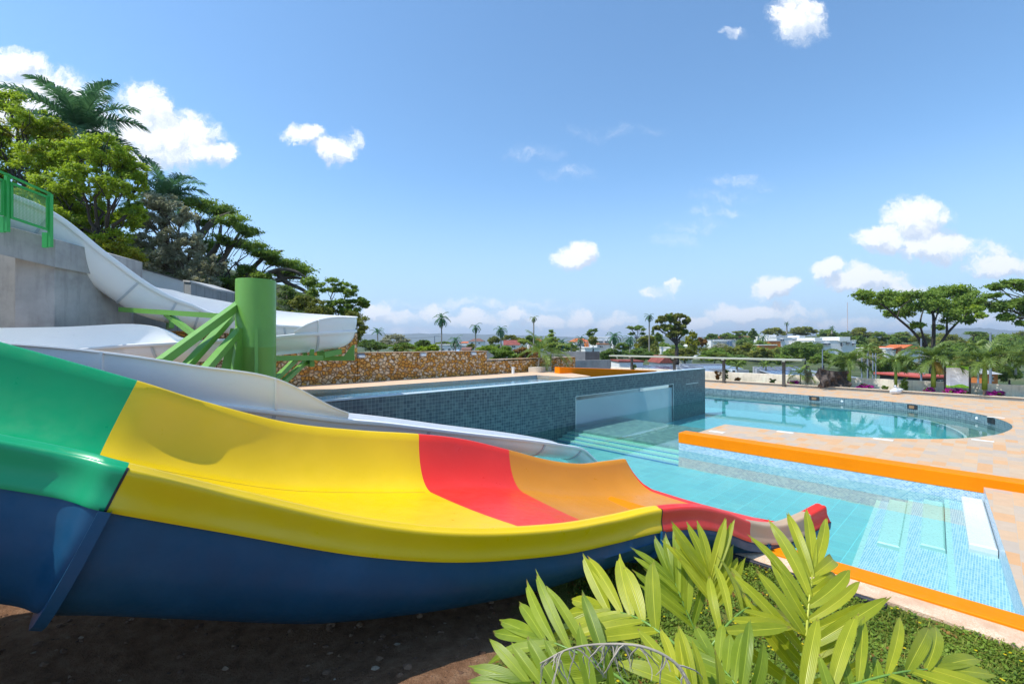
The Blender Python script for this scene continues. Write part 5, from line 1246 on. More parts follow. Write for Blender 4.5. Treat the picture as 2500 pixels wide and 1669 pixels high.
# ================================================================== HOUSES AND TOWN DETAILS
HW = paint('house_white', (.80,.79,.76), .8, .04, .0, .4, .2, dirt=(.6,.58,.54), dirtamt=.3); HO = paint('house_orange', (.62,.20,.05), .8, .06); ROOF = tiles('roof_tiles', [(.60,.14,.03),(.70,.19,.05),(.52,.11,.03)], .5, .35, .04, (.30,.07,.02), 'xy', .8, .5)
ROOFD = tiles('roof_tiles_dark', [(.28,.06,.04),(.34,.09,.06),(.22,.05,.04)], .5, .35, .04, (.12,.03,.02), 'xy', .8, .5); ROOFB = paint('roof_brown', (.20,.10,.07), .8, .12)
GLS = paint('dark_glass', (.05,.07,.09), .15, .15); GLB = paint('blue_glass', (.16,.25,.42), .2, .1); GREY = paint('roof_grey', (.42,.43,.44), .6, .08)
def house(label, x0, x1, y0, y1, d, wallm=HW, roof=None, roofm=ROOF, dep=8, wins=(), name='house', cat='house', ov=.25, winm=GLS, ridge_h=.4, blocks=(), chim=None, extra=None):
    """box seen between x0..x1, roof eaves at y0, foot at y1 (photo px at distance d)"""
    a_, b_ = P(x0, y0, d), P(x1, y0, d); zb = P(0, y1, d).z - 1.5; t = thing(name, label, cat, ((a_.x+b_.x)/2, d, zb))
    mb = MB(); mb.bbox((a_.x, d, zb), (b_.x, d+dep, a_.z), .02); mb.build('walls', wallm, t)
    for (u0, u1, v0, v1, mt_) in blocks:
        p, q = P(u0, v0, d-.6), P(u1, v1, d-.6); mb = MB(); mb.bbox((p.x, d-.6, q.z), (q.x, d+dep*.7, p.z), .02); mb.build('wall_block', mt_, t)
    for (u0, u1, v0, v1) in wins:
        p, q = P(u0, v0, d), P(u1, v1, d); mb = MB(); mb.box((p.x, d-.66 if blocks else d-.04, q.z), (q.x, d+.02, p.z)); w_ = mb.build('window', winm, t)
        mb = MB(); y_ = (d-.68 if blocks else d-.07); fw = .06
        mb.box((p.x-fw, y_, p.z), (q.x+fw, d, p.z+fw)); mb.box((p.x-fw, y_, q.z-fw), (q.x+fw, d, q.z)); mb.box(((p.x+q.x)/2-.03, y_, q.z+.001), ((p.x+q.x)/2+.03, y_+.03, p.z-.001)); mb.build('frame', HW, w_)
    mb = MB(); X0, X1, Y0, Y1, Z = a_.x-ov, b_.x+ov, d-ov, d+dep+ov, a_.z+.003
    if roof == 'gable_x':      # ridge parallel to the view plane
        rz = Z + ridge_h; ym = (Y0+Y1)/2
        mb.add([(X0,Y0,Z),(X1,Y0,Z),(X1,ym,rz),(X0,ym,rz),(X0,Y1,Z),(X1,Y1,Z)], [(0,1,2,3),(3,2,5,4),(0,3,4),(1,5,2)]); mb.build('roof', roofm, t)
    elif roof == 'gable_y':
        rz = Z + ridge_h; xm = (X0+X1)/2
        mb.add([(X0,Y0,Z),(X1,Y0,Z),(xm,Y0,rz),(X0,Y1,Z),(X1,Y1,Z),(xm,Y1,rz)], [(0,2,5,3),(1,4,5,2),(0,1,2),(3,5,4)]); mb.build('roof', roofm, t)
    elif roof == 'hip':
        rz = Z + ridge_h; i_ = min((X1-X0)*.3, (Y1-Y0)*.45); ym = (Y0+Y1)/2
        mb.add([(X0,Y0,Z),(X1,Y0,Z),(X1,Y1,Z),(X0,Y1,Z),(X0+i_,ym,rz),(X1-i_,ym,rz)], [(0,1,5,4),(1,2,5),(2,3,4,5),(3,0,4)]); mb.build('roof', roofm, t)
    else:
        mb.bbox((X0+ov*.5, Y0+ov*.5, Z), (X1-ov*.5, Y1-ov*.5, Z+.22), .03); mb.build('roof', roofm if roofm is not ROOF else GREY, t)
    return t
house('long white flat roofed house beyond the stone wall, between the two palms', 1063, 1118, 843, 861, 92, roofm=HW, wins=((1080,1084,850,856),(1094,1099,850,857),(1105,1108,850,856)))
house('white house part right of the short dark palm, lower and set back', 1124, 1152, 844, 858, 96, roofm=HW, wins=((1134,1139,848,854),))
house('small brown house with pitched roof beside the blue awning', 1128, 1146, 854, 862, 84, HO, 'gable_x', ROOFB, 5, ridge_h=.5)
p0, p1 = P(1080, 861, 82), P(1122, 853, 84); mb = MB(); mb.add([(p0.x, 80, p0.z-.5), (p1.x, 80, p0.z-.3), (p1.x, 84, p1.z), (p0.x+1, 84, p1.z-.4), (p0.x, 80, p0.z-.56), (p1.x, 80, p0.z-.36), (p1.x, 84, p1.z-.06), (p0.x+1, 84, p1.z-.46)], [(0,1,2,3),(7,6,5,4),(0,4,5,1),(1,5,6,2),(2,6,7,3),(3,7,4,0)])
tag(mb.build('awning', paint('blue_awning', (.22,.42,.66), .6, .05)), 'pale blue sloping awning in front of the long white house', 'awning')
house('brown roofed house at the back between the palms', 1144, 1180, 833, 842, 165, HW, 'hip', ROOFB, 12, ((1150,1155,836,839),(1168,1172,836,839)), ridge_h=1.1)
house('low white houses with small orange roofs far at the back', 1122, 1146, 837, 844, 175, HW, 'hip', ROOF, 10, ridge_h=.6)
house('wide red roofed house left of the yellow green tree', 1231, 1268, 842, 852, 118, HW, 'gable_x', ROOFD, 9, ((1236,1244,844,848),(1250,1258,844,848)), ridge_h=1.3)
house('orange roofed house right behind the wide red roof', 1250, 1268, 833, 842, 140, HO, 'gable_x', ROOF, 9, ridge_h=.8)
house('white two storey house with orange roof behind the thin tall palm', 1290, 1326, 833, 858, 112, HW, 'hip', ROOF, 9, ((1297,1301,838,843),(1310,1315,838,843),(1297,1301,848,854)), ridge_h=.8, blocks=((1292,1318,849,853,HO),))
house('white house with wide orange roofs and an orange pillar', 1402, 1440, 834, 858, 108, HW, 'hip', ROOF, 10, ((1408,1413,840,846),(1420,1424,840,846)), ridge_h=.9, blocks=((1427,1432,836,858,HO),(1434,1437,836,858,HO)))
house('white modern house left of the pale trunked palm', 1457, 1494, 824, 858, 120, HW, None, HW, 12, ((1462,1470,832,836),(1476,1486,832,836),(1464,1470,844,848)), blocks=((1458,1490,838,840,HO),))
house('long low white building in front of the white modern house', 1428, 1464, 850, 862, 100, HW, None, HW, 8, ((1447,1449,853,860),))
house('white house behind the palm at the left end of the sunshade', 1508, 1558, 843, 860, 112, HW, None, HW, 9, ((1515,1520,848,853),(1530,1536,848,853),(1546,1551,848,853)))
house('white house seen through the open crowned tree', 1640, 1690, 850, 872, 104, HW, None, HW, 9, ((1650,1656,856,862),(1668,1674,856,862)))
house('white gabled house right of the reddish tree', 1700, 1722, 845, 862, 118, HW, 'gable_y', HW, 9, ((1707,1714,850,855),), ridge_h=.9)
house('white modern house with tall blue windows on the hill', 1736, 1796, 830, 848, 150, HW, None, GREY, 10, ((1775,1784,832,845),(1757,1768,836,840)), winm=GLB, blocks=((1742,1774,830,834,HW),))
house('orange roofed house on the hill behind the blue windowed house', 1747, 1770, 825, 830, 190, HW, 'gable_x', ROOF, 9, ((1754,1764,826,829),), ridge_h=.8)
house('row of orange tiled roofs left of the dark hill palm', 1800, 1852, 824, 830, 190, HW, 'gable_x', ROOFD, 9, ((1812,1816,826,829),), ridge_h=.7)
house('white cube house right of the dark hill palm', 1873, 1895, 819, 834, 165, HW, None, HW, 9, ((1877,1889,826,830),), blocks=((1880,1895,818,822,HW),))
house('long white flat roofed house on the hill', 1896, 1982, 825, 838, 160, HW, None, HW, 9, ((1905,1912,828,832),(1935,1942,828,832),(1962,1968,828,832)), blocks=((1952,1966,819,826,HW),))
house('low orange walled house with a white roof above the dark wide tree', 1853, 1896, 843, 854, 135, HO, None, HW, 9, ((1862,1866,846,850),))
house('small orange and yellow house left of the long white one', 1880, 1906, 833, 841, 150, HO, None, ROOF, 7)
house('big white house in blocks at the right of the hill', 1984, 2090, 832, 860, 140, HW, None, HW, 12, ((2008,2024,838,842),(2000,2006,838,842),(2052,2054,836,846),(2066,2072,836,840),(2080,2085,838,842)), blocks=((1990,2008,824,834,HW),(2050,2076,822,833,HW)))
house('white house with bright orange gabled roofs on the slope', 2162, 2254, 851, 876, 118, HW, None, HW, 10, ((2166,2168,853,856),(2178,2182,853,856),(2171,2174,868,870),(2236,2242,858,862)), blocks=((2192,2200,850,876,HO),))
def gable(x0, x1, ye, yr, d, t, label):
    a_, b_ = P(x0, ye, d), P(x1, ye, d); zr = P(0, yr, d).z; xm = a_.x + (b_.x-a_.x)*.75; mb = MB()
    mb.add([(a_.x-.1, d-.9, a_.z), (b_.x+.1, d-.9, a_.z), (xm, d-.9, zr), (a_.x-.1, d+6, a_.z), (b_.x+.1, d+6, a_.z), (xm, d+6, zr)], [(0,2,5,3),(1,4,5,2),(0,1,2),(3,5,4)]); mb.build('roof', ROOF, t)
hh_ = [o for o in bpy.data.objects if o.get('label','').startswith('white house with bright orange')][0]
gable(2176, 2198, 851, 845.5, 118, hh_, ''); gable(2196, 2228, 851, 841, 118, hh_, ''); gable(2228, 2250, 851, 845, 118, hh_, '')
kz = house('red roofed kiosk just beyond the boundary wall', 2248, 2312, 922, 945, 45, paint('kiosk_dark', (.06,.05,.05), .7), None, paint('kiosk_roof', (.55,.10,.07), .6, .08), 5, ((2290,2300,928,934),), name='kiosk', cat='kiosk', ov=.9)
house('orange shed beyond the wall right of the largest palm', 2410, 2436, 913, 940, 46, HO, 'gable_x', GREY, 4, ((2416,2424,920,928),), name='shed', cat='shed', ridge_h=.5)
# solar roofs
SOL = tiles('solar_panels', [(.02,.035,.09),(.03,.045,.11),(.025,.04,.10)], 1.0, 1.6, .05, (.45,.50,.56), 'xy', .15, 0)
def solar(label, x0, x1, y0, y1, d, dep=5):
    a_, b_ = P(x0, y0, d+dep), P(x1, y0, d+dep); c_ = P(x0, y1, d); e_ = P(x1, y1, d); t = thing('solar_roof', label, 'roof', (c_.x, d, c_.z-2))
    mb = MB(); vs = [Vector((c_.x, d, c_.z)), Vector((e_.x, d, c_.z)), Vector((e_.x, d+dep, a_.z)), Vector((c_.x, d+dep, a_.z))]
    mb.add(vs + [v - Vector((0,0,.12)) for v in vs], [(0,1,2,3),(7,6,5,4),(0,4,5,1),(1,5,6,2),(2,6,7,3),(3,7,4,0)]); mb.build('solar_panels', SOL, t)
    mb = MB(); mb.box((c_.x-.3, d+dep+.003, c_.z-2.5), (e_.x+.3, d+dep+.4, a_.z+.12)); mb.box((c_.x-.4, d-.5, c_.z-.5), (e_.x+.4, d-.06, c_.z-.16)); mb.build('roof_edge', GREY, t)
    mb = MB(); mb.box((c_.x, d-.05, c_.z-3), (e_.x, d+dep, c_.z-.5)); mb.build('walls', GREY, t)
solar('solar panel roof right of the black net, just over the wall', 2078, 2135, 913, 927, 45); solar('solar panel roof left of the black net', 1920, 2000, 902, 922, 46); solar('dark solar panels behind the middle sunshade posts', 1702, 1760, 897, 910, 48)
solar('long flat roof with solar panels behind the sunshade', 1705, 1815, 890, 899, 54, 5); solar('long low roof behind the left half of the sunshade', 1560, 1700, 893, 903, 55)
solar('long dark solar roof left of the net behind the right sunshade post', 1905, 2010, 897, 908, 52)
house('white wall of a low building behind the left sunshade posts', 1512, 1570, 884, 900, 60, HW, None, ROOFD, 5); house('red tiled roof behind the second sunshade post', 1612, 1640, 886, 895, 62, HW, 'gable_y', ROOFD, 5, ridge_h=1.)
for px, lab in ((1776,'left one of two'),(1790,'right one of two')):
    p = P(px, 912, 44.5); t = thing('air_conditioner', lab + ' white air conditioning units over the boundary wall', 'air conditioner', p)
    mb = MB(); mb.bbox((p.x-.24, 44.3, p.z), (p.x+.24, 44.7, p.z+.42), .02); mb.build('casing', m_wd, t); mb = MB(); mb.lathe([(.14,0),(.14,.01)], (0,0,0), 16); mb.v = [np.array([[q[0]+p.x-.04, 44.29-q[2], q[1]+p.z+.21] for q in mb.v[0]])]; mb.f.append(tuple(range(16,32))); mb.build('fan_grille', m_in, t)
# poles, lamps, mast
POLE = paint('pole_grey', (.22,.26,.32), .5, .05)
def pole(label, px, yt, yb, d, r, name='pole', cat='pole', head=None):
    a_, b_ = P(px, yt, d), P(px, yb, d); b_.z = min(b_.z, a_.z-1); t = thing(name, label, cat, b_); mb = MB(); mb.tube([(b_.x, b_.y, b_.z-1.5), a_], [r, r*.7], 10); mb.build('post', POLE, t, smooth=False)
    if head == 'lamp':
        mb = MB(); mb.tube([a_, a_+Vector((.25,0,.10)), a_+Vector((.5,0,.12))], .03, 6); mb.bbox((a_.x+.4, a_.y-.1, a_.z+.08), (a_.x+.9, a_.y+.1, a_.z+.16), .02); mb.build('lamp_head', POLE, t)
    if head == 'box':
        mb = MB(); z = P(0, 903, d).z; mb.bbox((a_.x-.28, d-.15, z-.3), (a_.x-.05, d-.10, z+.0), .01); mb.bbox((a_.x+.03, d-.15, z-.3), (a_.x+.26, d-.10, z+.0), .01); mb.build('sign_box', m_wd, t)
    if head == 'arm':
        mb = MB(); mb.beam(a_+Vector((-.1,0,-.05)), a_+Vector((1.7,0,-.1)), .1, .1); mb.beam(a_+Vector((.9,0,-.1)), a_+Vector((.9,0,-.6)), .08,.08); mb.build('cross_arm', POLE, t)
    return t
pole('grey pole behind the black net', 2008, 852, 900, 42.2, .06, 'lamp_post', 'pole')
for i, (px, yt, lab) in enumerate(((2104,870,'leftmost of four grey poles left of the thin palm'),(2118,862,'second of the four grey poles'),(2131,862,'third of the four grey poles'),(2138,862,'rightmost of the four grey poles'))): pole(lab, px, yt, 915, 46, .07)
pole('grey pole with two small signs left of the notice board', 2249, 826, 925, 43.2, .085, head='box'); pole('grey pole beside the pole with two signs', 2256, 868, 925, 46, .07)
pole('blue grey pole right of the notice board', 2388, 870, 930, 43.6, .09); pole('tall pale pole by the largest palm', 2418, 812, 935, 43.2, .11, 'lamp_post', 'pole'); 
pole('utility pole with a cross arm beyond the stone wall', 1061, 820, 858, 110, .14, 'utility_pole', 'pole', 'arm')
a_ = P(2069, 738, 420); mb = MB(); mb.tube([(a_.x, a_.y, -8), a_], [.5, .3], 6); tag(mb.build('radio_mast', paint('mast_paint', (.6,.5,.5), .6)), 'thin tall radio mast on the skyline right of the hill houses', 'mast')
mb = MB(); p0, p1 = P(930, 818, 110), P(1062, 822, 110); mb.tube([p0.lerp(p1, t/8) - Vector((0,0,.5*math.sin(math.pi*t/8))) for t in range(9)], .03, 4)
tag(mb.build('power_line', m_in), 'thin power line running left from the utility pole', 'cable')

# ================================================================== GROUND COVER AND STONES BY THE SLIDE
nrg = np.random.default_rng(5)
def gz(a, x, y): return near_z(x, y)*min(1, (7.32-a)/.5) + .13*(1-min(1, (7.32-a)/.5))
def scatter(n, cond):
    out_ = []
    while len(out_) < n:
        a, bq = nrg.uniform(-1, 7.28), nrg.uniform(-6, 12); p = AB(a, bq)
        if p.y < 1.2 or abs(p.x)/p.y > 1.3 or p.y > 12 or not cond(p.x, p.y, a): continue
        out_.append((p.x, p.y, gz(a, p.x, p.y)))
    return np.array(out_)
wob = lambda x, y: .35*math.sin(x*2.1+y*1.7) + .25*math.sin(y*3.3-x*1.1)
grass = lambda x, y, a: x - .12*y + wob(x, y) > -.25 + nrg.random()*.5 and (math.sin(x*5.1+1)*math.sin(y*4.3) + .8*nrg.random() > -.25)
def blades(pts, size, kind):
    n = len(pts); an = nrg.random(n)*6.283; s_ = size*(.5+nrg.random(n))
    if kind == 'leaf':
        d = np.stack([np.cos(an), np.sin(an), nrg.uniform(-.1,.7,n)], 1); sd_ = np.stack([-np.sin(an), np.cos(an), nrg.uniform(-.3,.3,n)], 1)
        p = pts + np.stack([nrg.normal(size=n)*.02, nrg.normal(size=n)*.02, nrg.uniform(.0,.05,n)], 1)
        return np.stack([p, p+d*s_[:,None]*.5+sd_*s_[:,None]*.35, p+d*s_[:,None], p+d*s_[:,None]*.5-sd_*s_[:,None]*.35], 1).reshape(-1,3)
    d = np.stack([np.cos(an)*.4, np.sin(an)*.4, np.ones(n)], 1); sd_ = np.stack([-np.sin(an), np.cos(an), np.zeros(n)], 1)*s_[:,None]*.07
    p = pts; return np.stack([p-sd_, p+sd_, p+d*s_[:,None]*.55+sd_*.8, p+d*s_[:,None]*np.array([1.1,1.1,.9])], 1).reshape(-1,3)
GC = leafmat('ground_cover', (.08,.15,.015), (.30,.42,.05), .4, .5, 1.6); GR = leafmat('grass_blades', (.13,.19,.02), (.38,.42,.08), .35, .5, 1.1)
pts = scatter(62000, grass)
tag(raw_mesh('ground_cover', blades(pts, .034, 'leaf'), 4, GC), 'low leafy ground cover between the palm and the pool kerb', 'plants', kind='stuff')
tag(raw_mesh('grass', blades(scatter(34000, grass), .06, 'grass'), 4, GR), 'short grass among the ground cover', 'grass', kind='stuff')
def dried(x, y, a): return grass(x, y, a) and math.sin(x*2.7)*math.sin(y*2.3+1) > .1
tag(raw_mesh('dead_leaves', blades(scatter(5000, dried), .032, 'leaf'), 4, LF['rust']), 'brown and red fallen leaves in the ground cover', 'leaves', kind='stuff')
fp = scatter(520, grass); V_ = []
for p in fp:
    h_ = nrg.uniform(.05,.09); 
    for k in range(5):
        an = k*1.2566; c = Vector((p[0], p[1], p[2]+h_)); d = Vector((math.cos(an), math.sin(an), .25)); s2 = Vector((-d.y, d.x, 0)); V_ += [c, c+d*.009+s2*.006, c+d*.017, c+d*.009-s2*.006]
tag(raw_mesh('yellow_flowers', np.array([list(v) for v in V_]), 4, leafmat('petal_yellow', (.80,.55,.0), (.90,.68,.02), .3)), 'tiny yellow flowers dotted over the ground cover', 'flowers', kind='stuff')
# clods and stones in the soil under the slide
soilc = lambda x, y, a: x < .9 + .2*y and not (x - .12*y + wob(x, y) > .5)
sp = scatter(3600, soilc); mb = MB(); ico = [Vector(v).normalized() for v in ((0,0,1),(.9,0,.4),(.28,.85,.4),(-.72,.53,.4),(-.72,-.53,.4),(.28,-.85,.4),(.72,.53,-.4),(-.28,.85,-.4),(-.9,0,-.4),(-.28,-.85,-.4),(.72,-.53,-.4),(0,0,-1))]
icf = [(0,1,2),(0,2,3),(0,3,4),(0,4,5),(0,5,1),(1,6,2),(2,7,3),(3,8,4),(4,9,5),(5,10,1),(2,6,7),(3,7,8),(4,8,9),(5,9,10),(1,10,6),(6,11,7),(7,11,8),(8,11,9),(9,11,10),(10,11,6)]
I = np.array([list(v) for v in ico])
for p in sp:
    s_ = .008 + .045*nrg.random()**3.2; mb.add(p + I*s_*nrg.uniform(.65,1.25,(12,1))*np.array([1,nrg.uniform(.6,1),nrg.uniform(.45,.8)]), icf)
m, T, b = mat('clods'); ri = T.new('ShaderNodeNewGeometry').outputs['Random Per Island']
T.l.new(T.ramp(ri, [(0, (.09,.046,.026)), (.6, (.19,.105,.06)), (.93, (.28,.17,.10)), (1, (.36,.28,.20))]), b.inputs['Base Color']); b.inputs['Roughness'].default_value = .95
tag(mb.build('soil_clods', m, smooth=False), 'clods and small stones in the bare brown soil under the slide', 'stones', kind='stuff')

# ================================================================== THE BROAD LEAVED PALM IN FRONT
def plantmat(name, c1, c2, c3, trans=.42):
    m, T, b = mat(name); uv = T.new('ShaderNodeTexCoord').outputs['UV']; u, v, _ = T.sep(uv); ri = T.new('ShaderNodeNewGeometry').outputs['Random Per Island']
    n = T.noise(obj_co(T), 5, 5, .6); rib = T.math('SINE', T.math('MULTIPLY', u, 62.)); mid = T.rng(T.math('ABSOLUTE', T.math('SUBTRACT', u, .5)), .0, .045, 1, 0)
    f = T.math('ADD', T.math('MULTIPLY', n, .7), T.math('MULTIPLY', ri, .35)); cc = T.ramp(f, [(.3, c1), (.58, c2), (.85, c3)])
    cc = T.mix(T.math('MULTIPLY', T.rng(rib, -1, 1), .16), cc, tuple(x*.55 for x in c1)); cc = T.mix(T.math('MULTIPLY', mid, .55), cc, tuple(min(1, x*1.5+.02) for x in c3))
    tipb = T.math('MULTIPLY', T.rng(v, .93, 1.0), T.rng(T.noise(obj_co(T), 30, 3), .45, .6)); cc = T.mix(tipb, cc, (.28,.17,.06))
    spots = T.rng(T.noise(obj_co(T), 45, 3, .6), .72, .76); cc = T.mix(T.math('MULTIPLY', spots, .6), cc, (.16,.13,.03))
    T.l.new(cc, b.inputs['Base Color']); b.inputs['Roughness'].default_value = .34; b.inputs['Specular IOR Level'].default_value = .45
    T.l.new(T.bump(T.math('ADD', rib, T.math('MULTIPLY', mid, -2.)), .35, .0012), b.inputs['Normal'])
    tr = T.new('ShaderNodeBsdfTranslucent'); T.l.new(T.mix(1., cc, (1., .95, .30), 'MULTIPLY'), tr.inputs[0]); mx = T.new('ShaderNodeMixShader'); mx.inputs[0].default_value = trans
    T.l.new(b.outputs[0], mx.inputs[1]); T.l.new(tr.outputs[0], mx.inputs[2]); T.l.new(mx.outputs[0], T.n['Material Output'].inputs[0]); return m
LP = plantmat('fresh_leaflet', (.30,.37,.02), (.48,.52,.03), (.64,.62,.05)); LPD = plantmat('green_leaflet', (.18,.28,.02), (.32,.42,.03), (.46,.54,.05))
STEM = paint('leaf_stem', (.50,.52,.06), .4, .1, .1, 4.); STEMG = paint('leaf_stem_green', (.16,.30,.05), .4, .1, .1, 4.)
DEAD = paint('dead_leaf', (.38,.33,.26), .9, .2, .3, 6.)
def leaflet(mb, org, d, nrm, L, wd, bend, seed, cut=.0):
    """broad strap leaflet: starts narrow, widens, ends in a ragged slanting tip; arches over by bend (radians)"""
    r = random.Random(seed); n = 13; rows = []; uv = []; p = Vector(org); d = Vector(d).normalized(); nrm = (nrm - d*nrm.dot(d)).normalized(); side = d.cross(nrm); cross = 7
    yaw = r.uniform(-.18, .18); rag = [r.uniform(-.05, .03) for _ in range(cross)]
    for i in range(n+1):
        t = i/n; wf_ = (math.sin(math.pi*min(1, .07+t*.86))**.62)*(1 if t < .80 else 1-(t-.80)*(3.2-cut)); wf_ = max(.10, wf_)*wd; row = []
        fold = .34*(1-.5*t)
        for k in range(cross):
            s_ = (k/(cross-1))*2-1; off = (rag[k]*L if i == n else 0) + (s_*.045*L*cut if i == n else 0)
            row.append(p + side*(s_*wf_*.5) + nrm*(abs(s_)*wf_*.5*fold) + d*off); uv.append((k/(cross-1), t))
        rows.append(row); a_ = bend/n*(.4+1.2*t); d2 = (d*math.cos(a_) - nrm*math.sin(a_)).normalized(); nrm = (nrm*math.cos(a_) + d*math.sin(a_)).normalized(); d = (d2 + side*yaw/n*1.5).normalized(); side = d.cross(nrm).normalized(); nrm = side.cross(d).normalized(); p = p + d*(L/n)
    mb.grid(rows, uv)
def frond(parent, pts, nl, L, wd, facing, mt, stem, spread=(1.0, .45), bend=(.3, .9), seed=1, start=.25, lens=None, rad=.011, cut=.6, label=None, up=.15, flip=1, droopside=0):
    """pts: midrib through space; facing: normal of the upper side of the frond; spread: angle of leaflets to the midrib at base and tip"""
    pts = [Vector(p.tolist()) for p in crom([list(p) for p in pts], 8)]; m_ = len(pts); r = random.Random(seed)
    sb = MB(); sb.tube(pts, [rad*(1-.72*i/m_) for i in range(m_)], 8); fo = sb.build('frond', stem, parent, smooth=True)
    if label: fo['label'] = label
    mb = MB(); facing = Vector(facing).normalized()
    for k in range(nl):
        f = start + (1-start)*(k+.5)/nl
        for sgn in (-1, 1):
            ff = min(.999, f + sgn*flip*.008 + r.uniform(-.008,.008)); x = ff*(m_-1); i = min(m_-2, int(x)); q = pts[i].lerp(pts[i+1], x-i); t = (pts[i+1]-pts[i]).normalized(); nn = (facing - t*facing.dot(t)).normalized(); sd_ = t.cross(nn)*sgn
            an = spread[0] + (spread[1]-spread[0])*f + r.uniform(-.08,.08); d = t*math.cos(an) + sd_*math.sin(an) + nn*up; ln = L*(lens(f) if lens else (1-.25*abs(f-.5)*2))*r.uniform(.9,1.1)
            leaflet(mb, q, d, nn + sd_*r.uniform(-.45,.45), ln*r.uniform(.82,1.08), wd*r.uniform(.8,1.25), r.uniform(*bend)*(1.7 if sgn == droopside else .75), seed*100+k*2+sgn, cut*r.uniform(.3,1.6))
    if len(nl_terminal := [1]):      # pair at the tip
        t = (pts[-1]-pts[-3]).normalized(); nn = (facing - t*facing.dot(t)).normalized()
        for sgn in (-1, 1): leaflet(mb, pts[-1], t*math.cos(.16) + t.cross(nn)*sgn*math.sin(.16), nn, L*.85, wd*1.1, .25, seed*7+sgn, 1.2)
    lo = mb.build('leaflets', mt, fo, smooth=True); return fo
def Z5(x, y, d): return P(1200 + x/2.5333, 1050 + y/2.5333, d)      # position read in the enlarged view
root = thing('broad_leaved_palm', 'young broad leaved palm with yellow green leaflets in front of the slide', 'palm', (1.15, 2.35, near_z(1.15, 2.35)))
to_cam = Vector((-.25,-.75,.55))
frond(root, [Z5(1880,2100,2.75), Z5(1915,1640,2.72), Z5(1940,1370,2.75), Z5(1962,1080,2.85), Z5(1988,870,3.0)], 10, .60, .066, (-.15,-.80,.50), LP, STEM, (1.12,.50), (.35,1.15), 5, .24, lambda f: .95-.20*abs(f-.45)*2, .014, .5, 'upright frond nearest the viewer with a yellow midrib', droopside=1)
frond(root, [Z5(1500,1900,3.1), Z5(1425,1350,3.0), Z5(1398,1130,3.1), Z5(1372,990,3.2), Z5(1352,900,3.25)], 6, .44, .060, (.05,-.85,.45), LP, STEM, (.95,.5), (.05,.35), 6, .52, lambda f: 1.0, .010, .9)
frond(root, [Z5(1420,1800,2.5), Z5(1240,1430,2.55), Z5(1000,1220,2.7), Z5(850,1140,2.85), Z5(700,1112,3.0)], 5, .46, .085, (-.25,-.5,.8), LP, STEMG, (1.2,.7), (-.1,.5), 7, .42, lambda f: .95, .012, .8, up=.35)
frond(root, [Z5(1300,1950,2.6), Z5(1290,1500,2.6), Z5(1420,1250,2.65), Z5(1560,1110,2.8), Z5(1650,1080,3.0)], 5, .50, .06, (.1,-.5,.85), LP, STEMG, (1.0,.6), (.4,1.1), 8, .45, lambda f: .9, .011, .5)
frond(root, [Z5(1150,1950,2.35), Z5(900,1620,2.4), Z5(650,1440,2.5), Z5(430,1330,2.6), Z5(300,1290,2.7)], 5, .50, .075, (-.2,-.45,.85), LPD, STEMG, (1.0,.5), (.1,.6), 9, .35, lambda f: .95, .011, 1.1)
frond(root, [Z5(1700,2050,2.45), Z5(1800,1760,2.4), Z5(2150,1600,2.4), Z5(2500,1500,2.45), Z5(2750,1470,2.5)], 6, .46, .065, (.2,-.45,.85), LP, STEMG, (.95,.5), (.2,.8), 10, .30, lambda f: 1., .011, 1.0)
frond(root, [Z5(1650,2100,2.2), Z5(1600,1760,2.2), Z5(1500,1560,2.25), Z5(1380,1420,2.4)], 6, .38, .06, (-.05,-.6,.8), LPD, STEMG, (1.1,.6), (.3,1.0), 11, .2, lambda f: .95, .011, .6)
frond(root, [Z5(900,2050,2.25), Z5(700,1760,2.25), Z5(420,1620,2.3), Z5(200,1560,2.35)], 6, .36, .06, (-.1,-.5,.85), LPD, STEMG, (1.0,.5), (.2,.9), 12, .2, lambda f: .95, .011, .6)
frond(root, [Z5(1500,2150,2.05), Z5(1420,1850,2.05), Z5(1250,1640,2.1), Z5(1120,1500,2.2)], 6, .33, .055, (0,-.6,.8), LP, STEMG, (1.1,.6), (.3,1.0), 13, .15, lambda f: .95, .011, .6)
frond(root, [Z5(2050,2100,2.3), Z5(2150,1850,2.3), Z5(2300,1720,2.35), Z5(2420,1650,2.4)], 5, .33, .055, (.1,-.6,.8), LPD, STEMG, (1.0,.6), (.3,1.0), 14, .1, lambda f: .95, .011, .6)
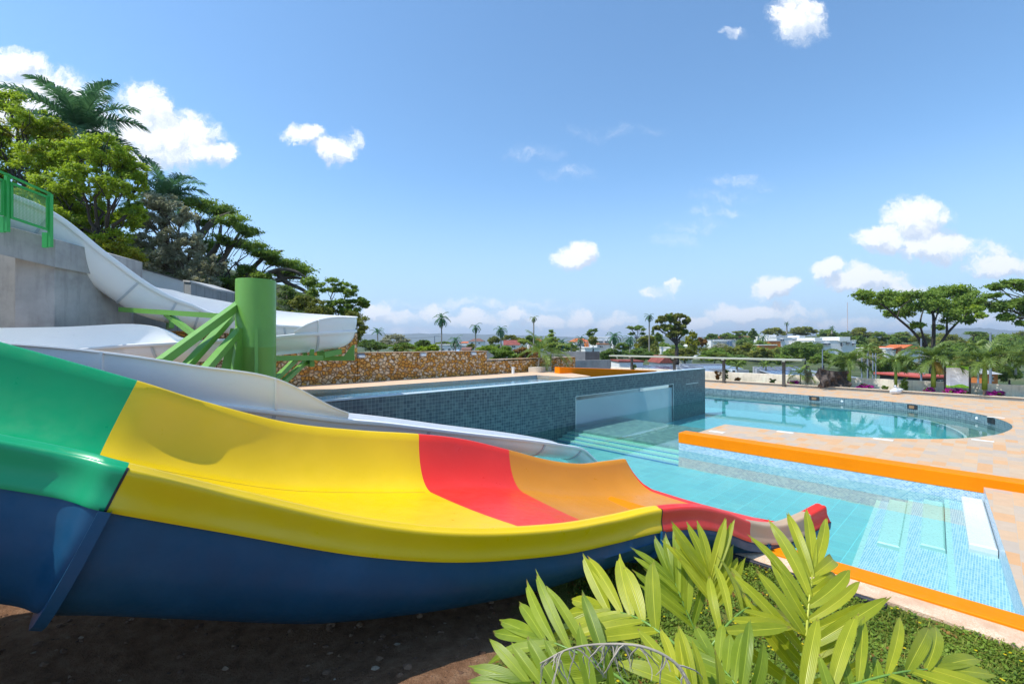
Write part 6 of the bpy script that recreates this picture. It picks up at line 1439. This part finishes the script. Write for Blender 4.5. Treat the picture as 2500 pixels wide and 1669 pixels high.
frond(root, [Z5(1480,1950,3.2), Z5(1300,1350,3.2), Z5(1190,1080,3.3), Z5(1130,930,3.4)], 5, .40, .060, (-.1,-.8,.5), LPD, STEMG, (.8,.4), (.05,.4), 15, .4, lambda f: 1.0, .010, .9)
# withered frond hanging in front
mb = MB(); pts = [Z5(1250,1640,1.95), Z5(1150,1450,1.98), Z5(950,1340,2.0), Z5(700,1320,2.05), Z5(480,1350,2.1), Z5(300,1440,2.1)]
pts = [Vector(p.tolist()) for p in crom([list(p) for p in pts], 6)]; mb.tube(pts, [.008*(1-.6*i/len(pts)) for i in range(len(pts))], 6); dfo = mb.build('frond', DEAD, root, smooth=True); dfo['label'] = 'withered grey brown frond'
mb = MB(); r = random.Random(77)
for k in range(46):
    q = pts[r.randrange(4, len(pts)-1)]; d = Vector((r.uniform(-.8,.8), r.uniform(-.4,.3), r.uniform(-.9,.15))); L = r.uniform(.04,.20); pth = [q]; 
    for j in range(6): d = (d + Vector((r.uniform(-.5,.5), r.uniform(-.4,.4), -.28))).normalized(); pth.append(pth[-1] + d*L/6)
    mb.tube(pth, [.0035,.004,.0035,.003,.0025,.002,.001], 4)
mb.build('curled_leaflets', DEAD, dfo)
mb = MB(); 
for k in range(5):
    mb.tube([Vector((1.15+r.uniform(-.12,.12), 2.4+r.uniform(-.1,.2), near_z(1.2,2.4)-.1)), Vector((1.2+r.uniform(-.15,.15), 2.5+r.uniform(-.1,.2), 1.3))], [.03,.02], 10)
mb.build('stem', STEMG, root, smooth=True)

# ================================================================== AIR
m = bpy.data.materials.new('haze'); m.use_nodes = True; T = NT(m.node_tree); T.n.remove(T.n['Principled BSDF'])
pv = T.new('ShaderNodeVolumePrincipled'); pv.inputs['Color'].default_value = (.80,.88,1.,1); pv.inputs['Density'].default_value = 1.9e-4; pv.inputs['Anisotropy'].default_value = .2
T.l.new(pv.outputs[0], T.n['Material Output'].inputs['Volume'])
mb = MB(); mb.box((-7100,-3100,-36),(7100,9100,255)); tag(mb.build('haze', m), 'thin bluish haze over the valley and the distant mountains', 'haze', kind='stuff')
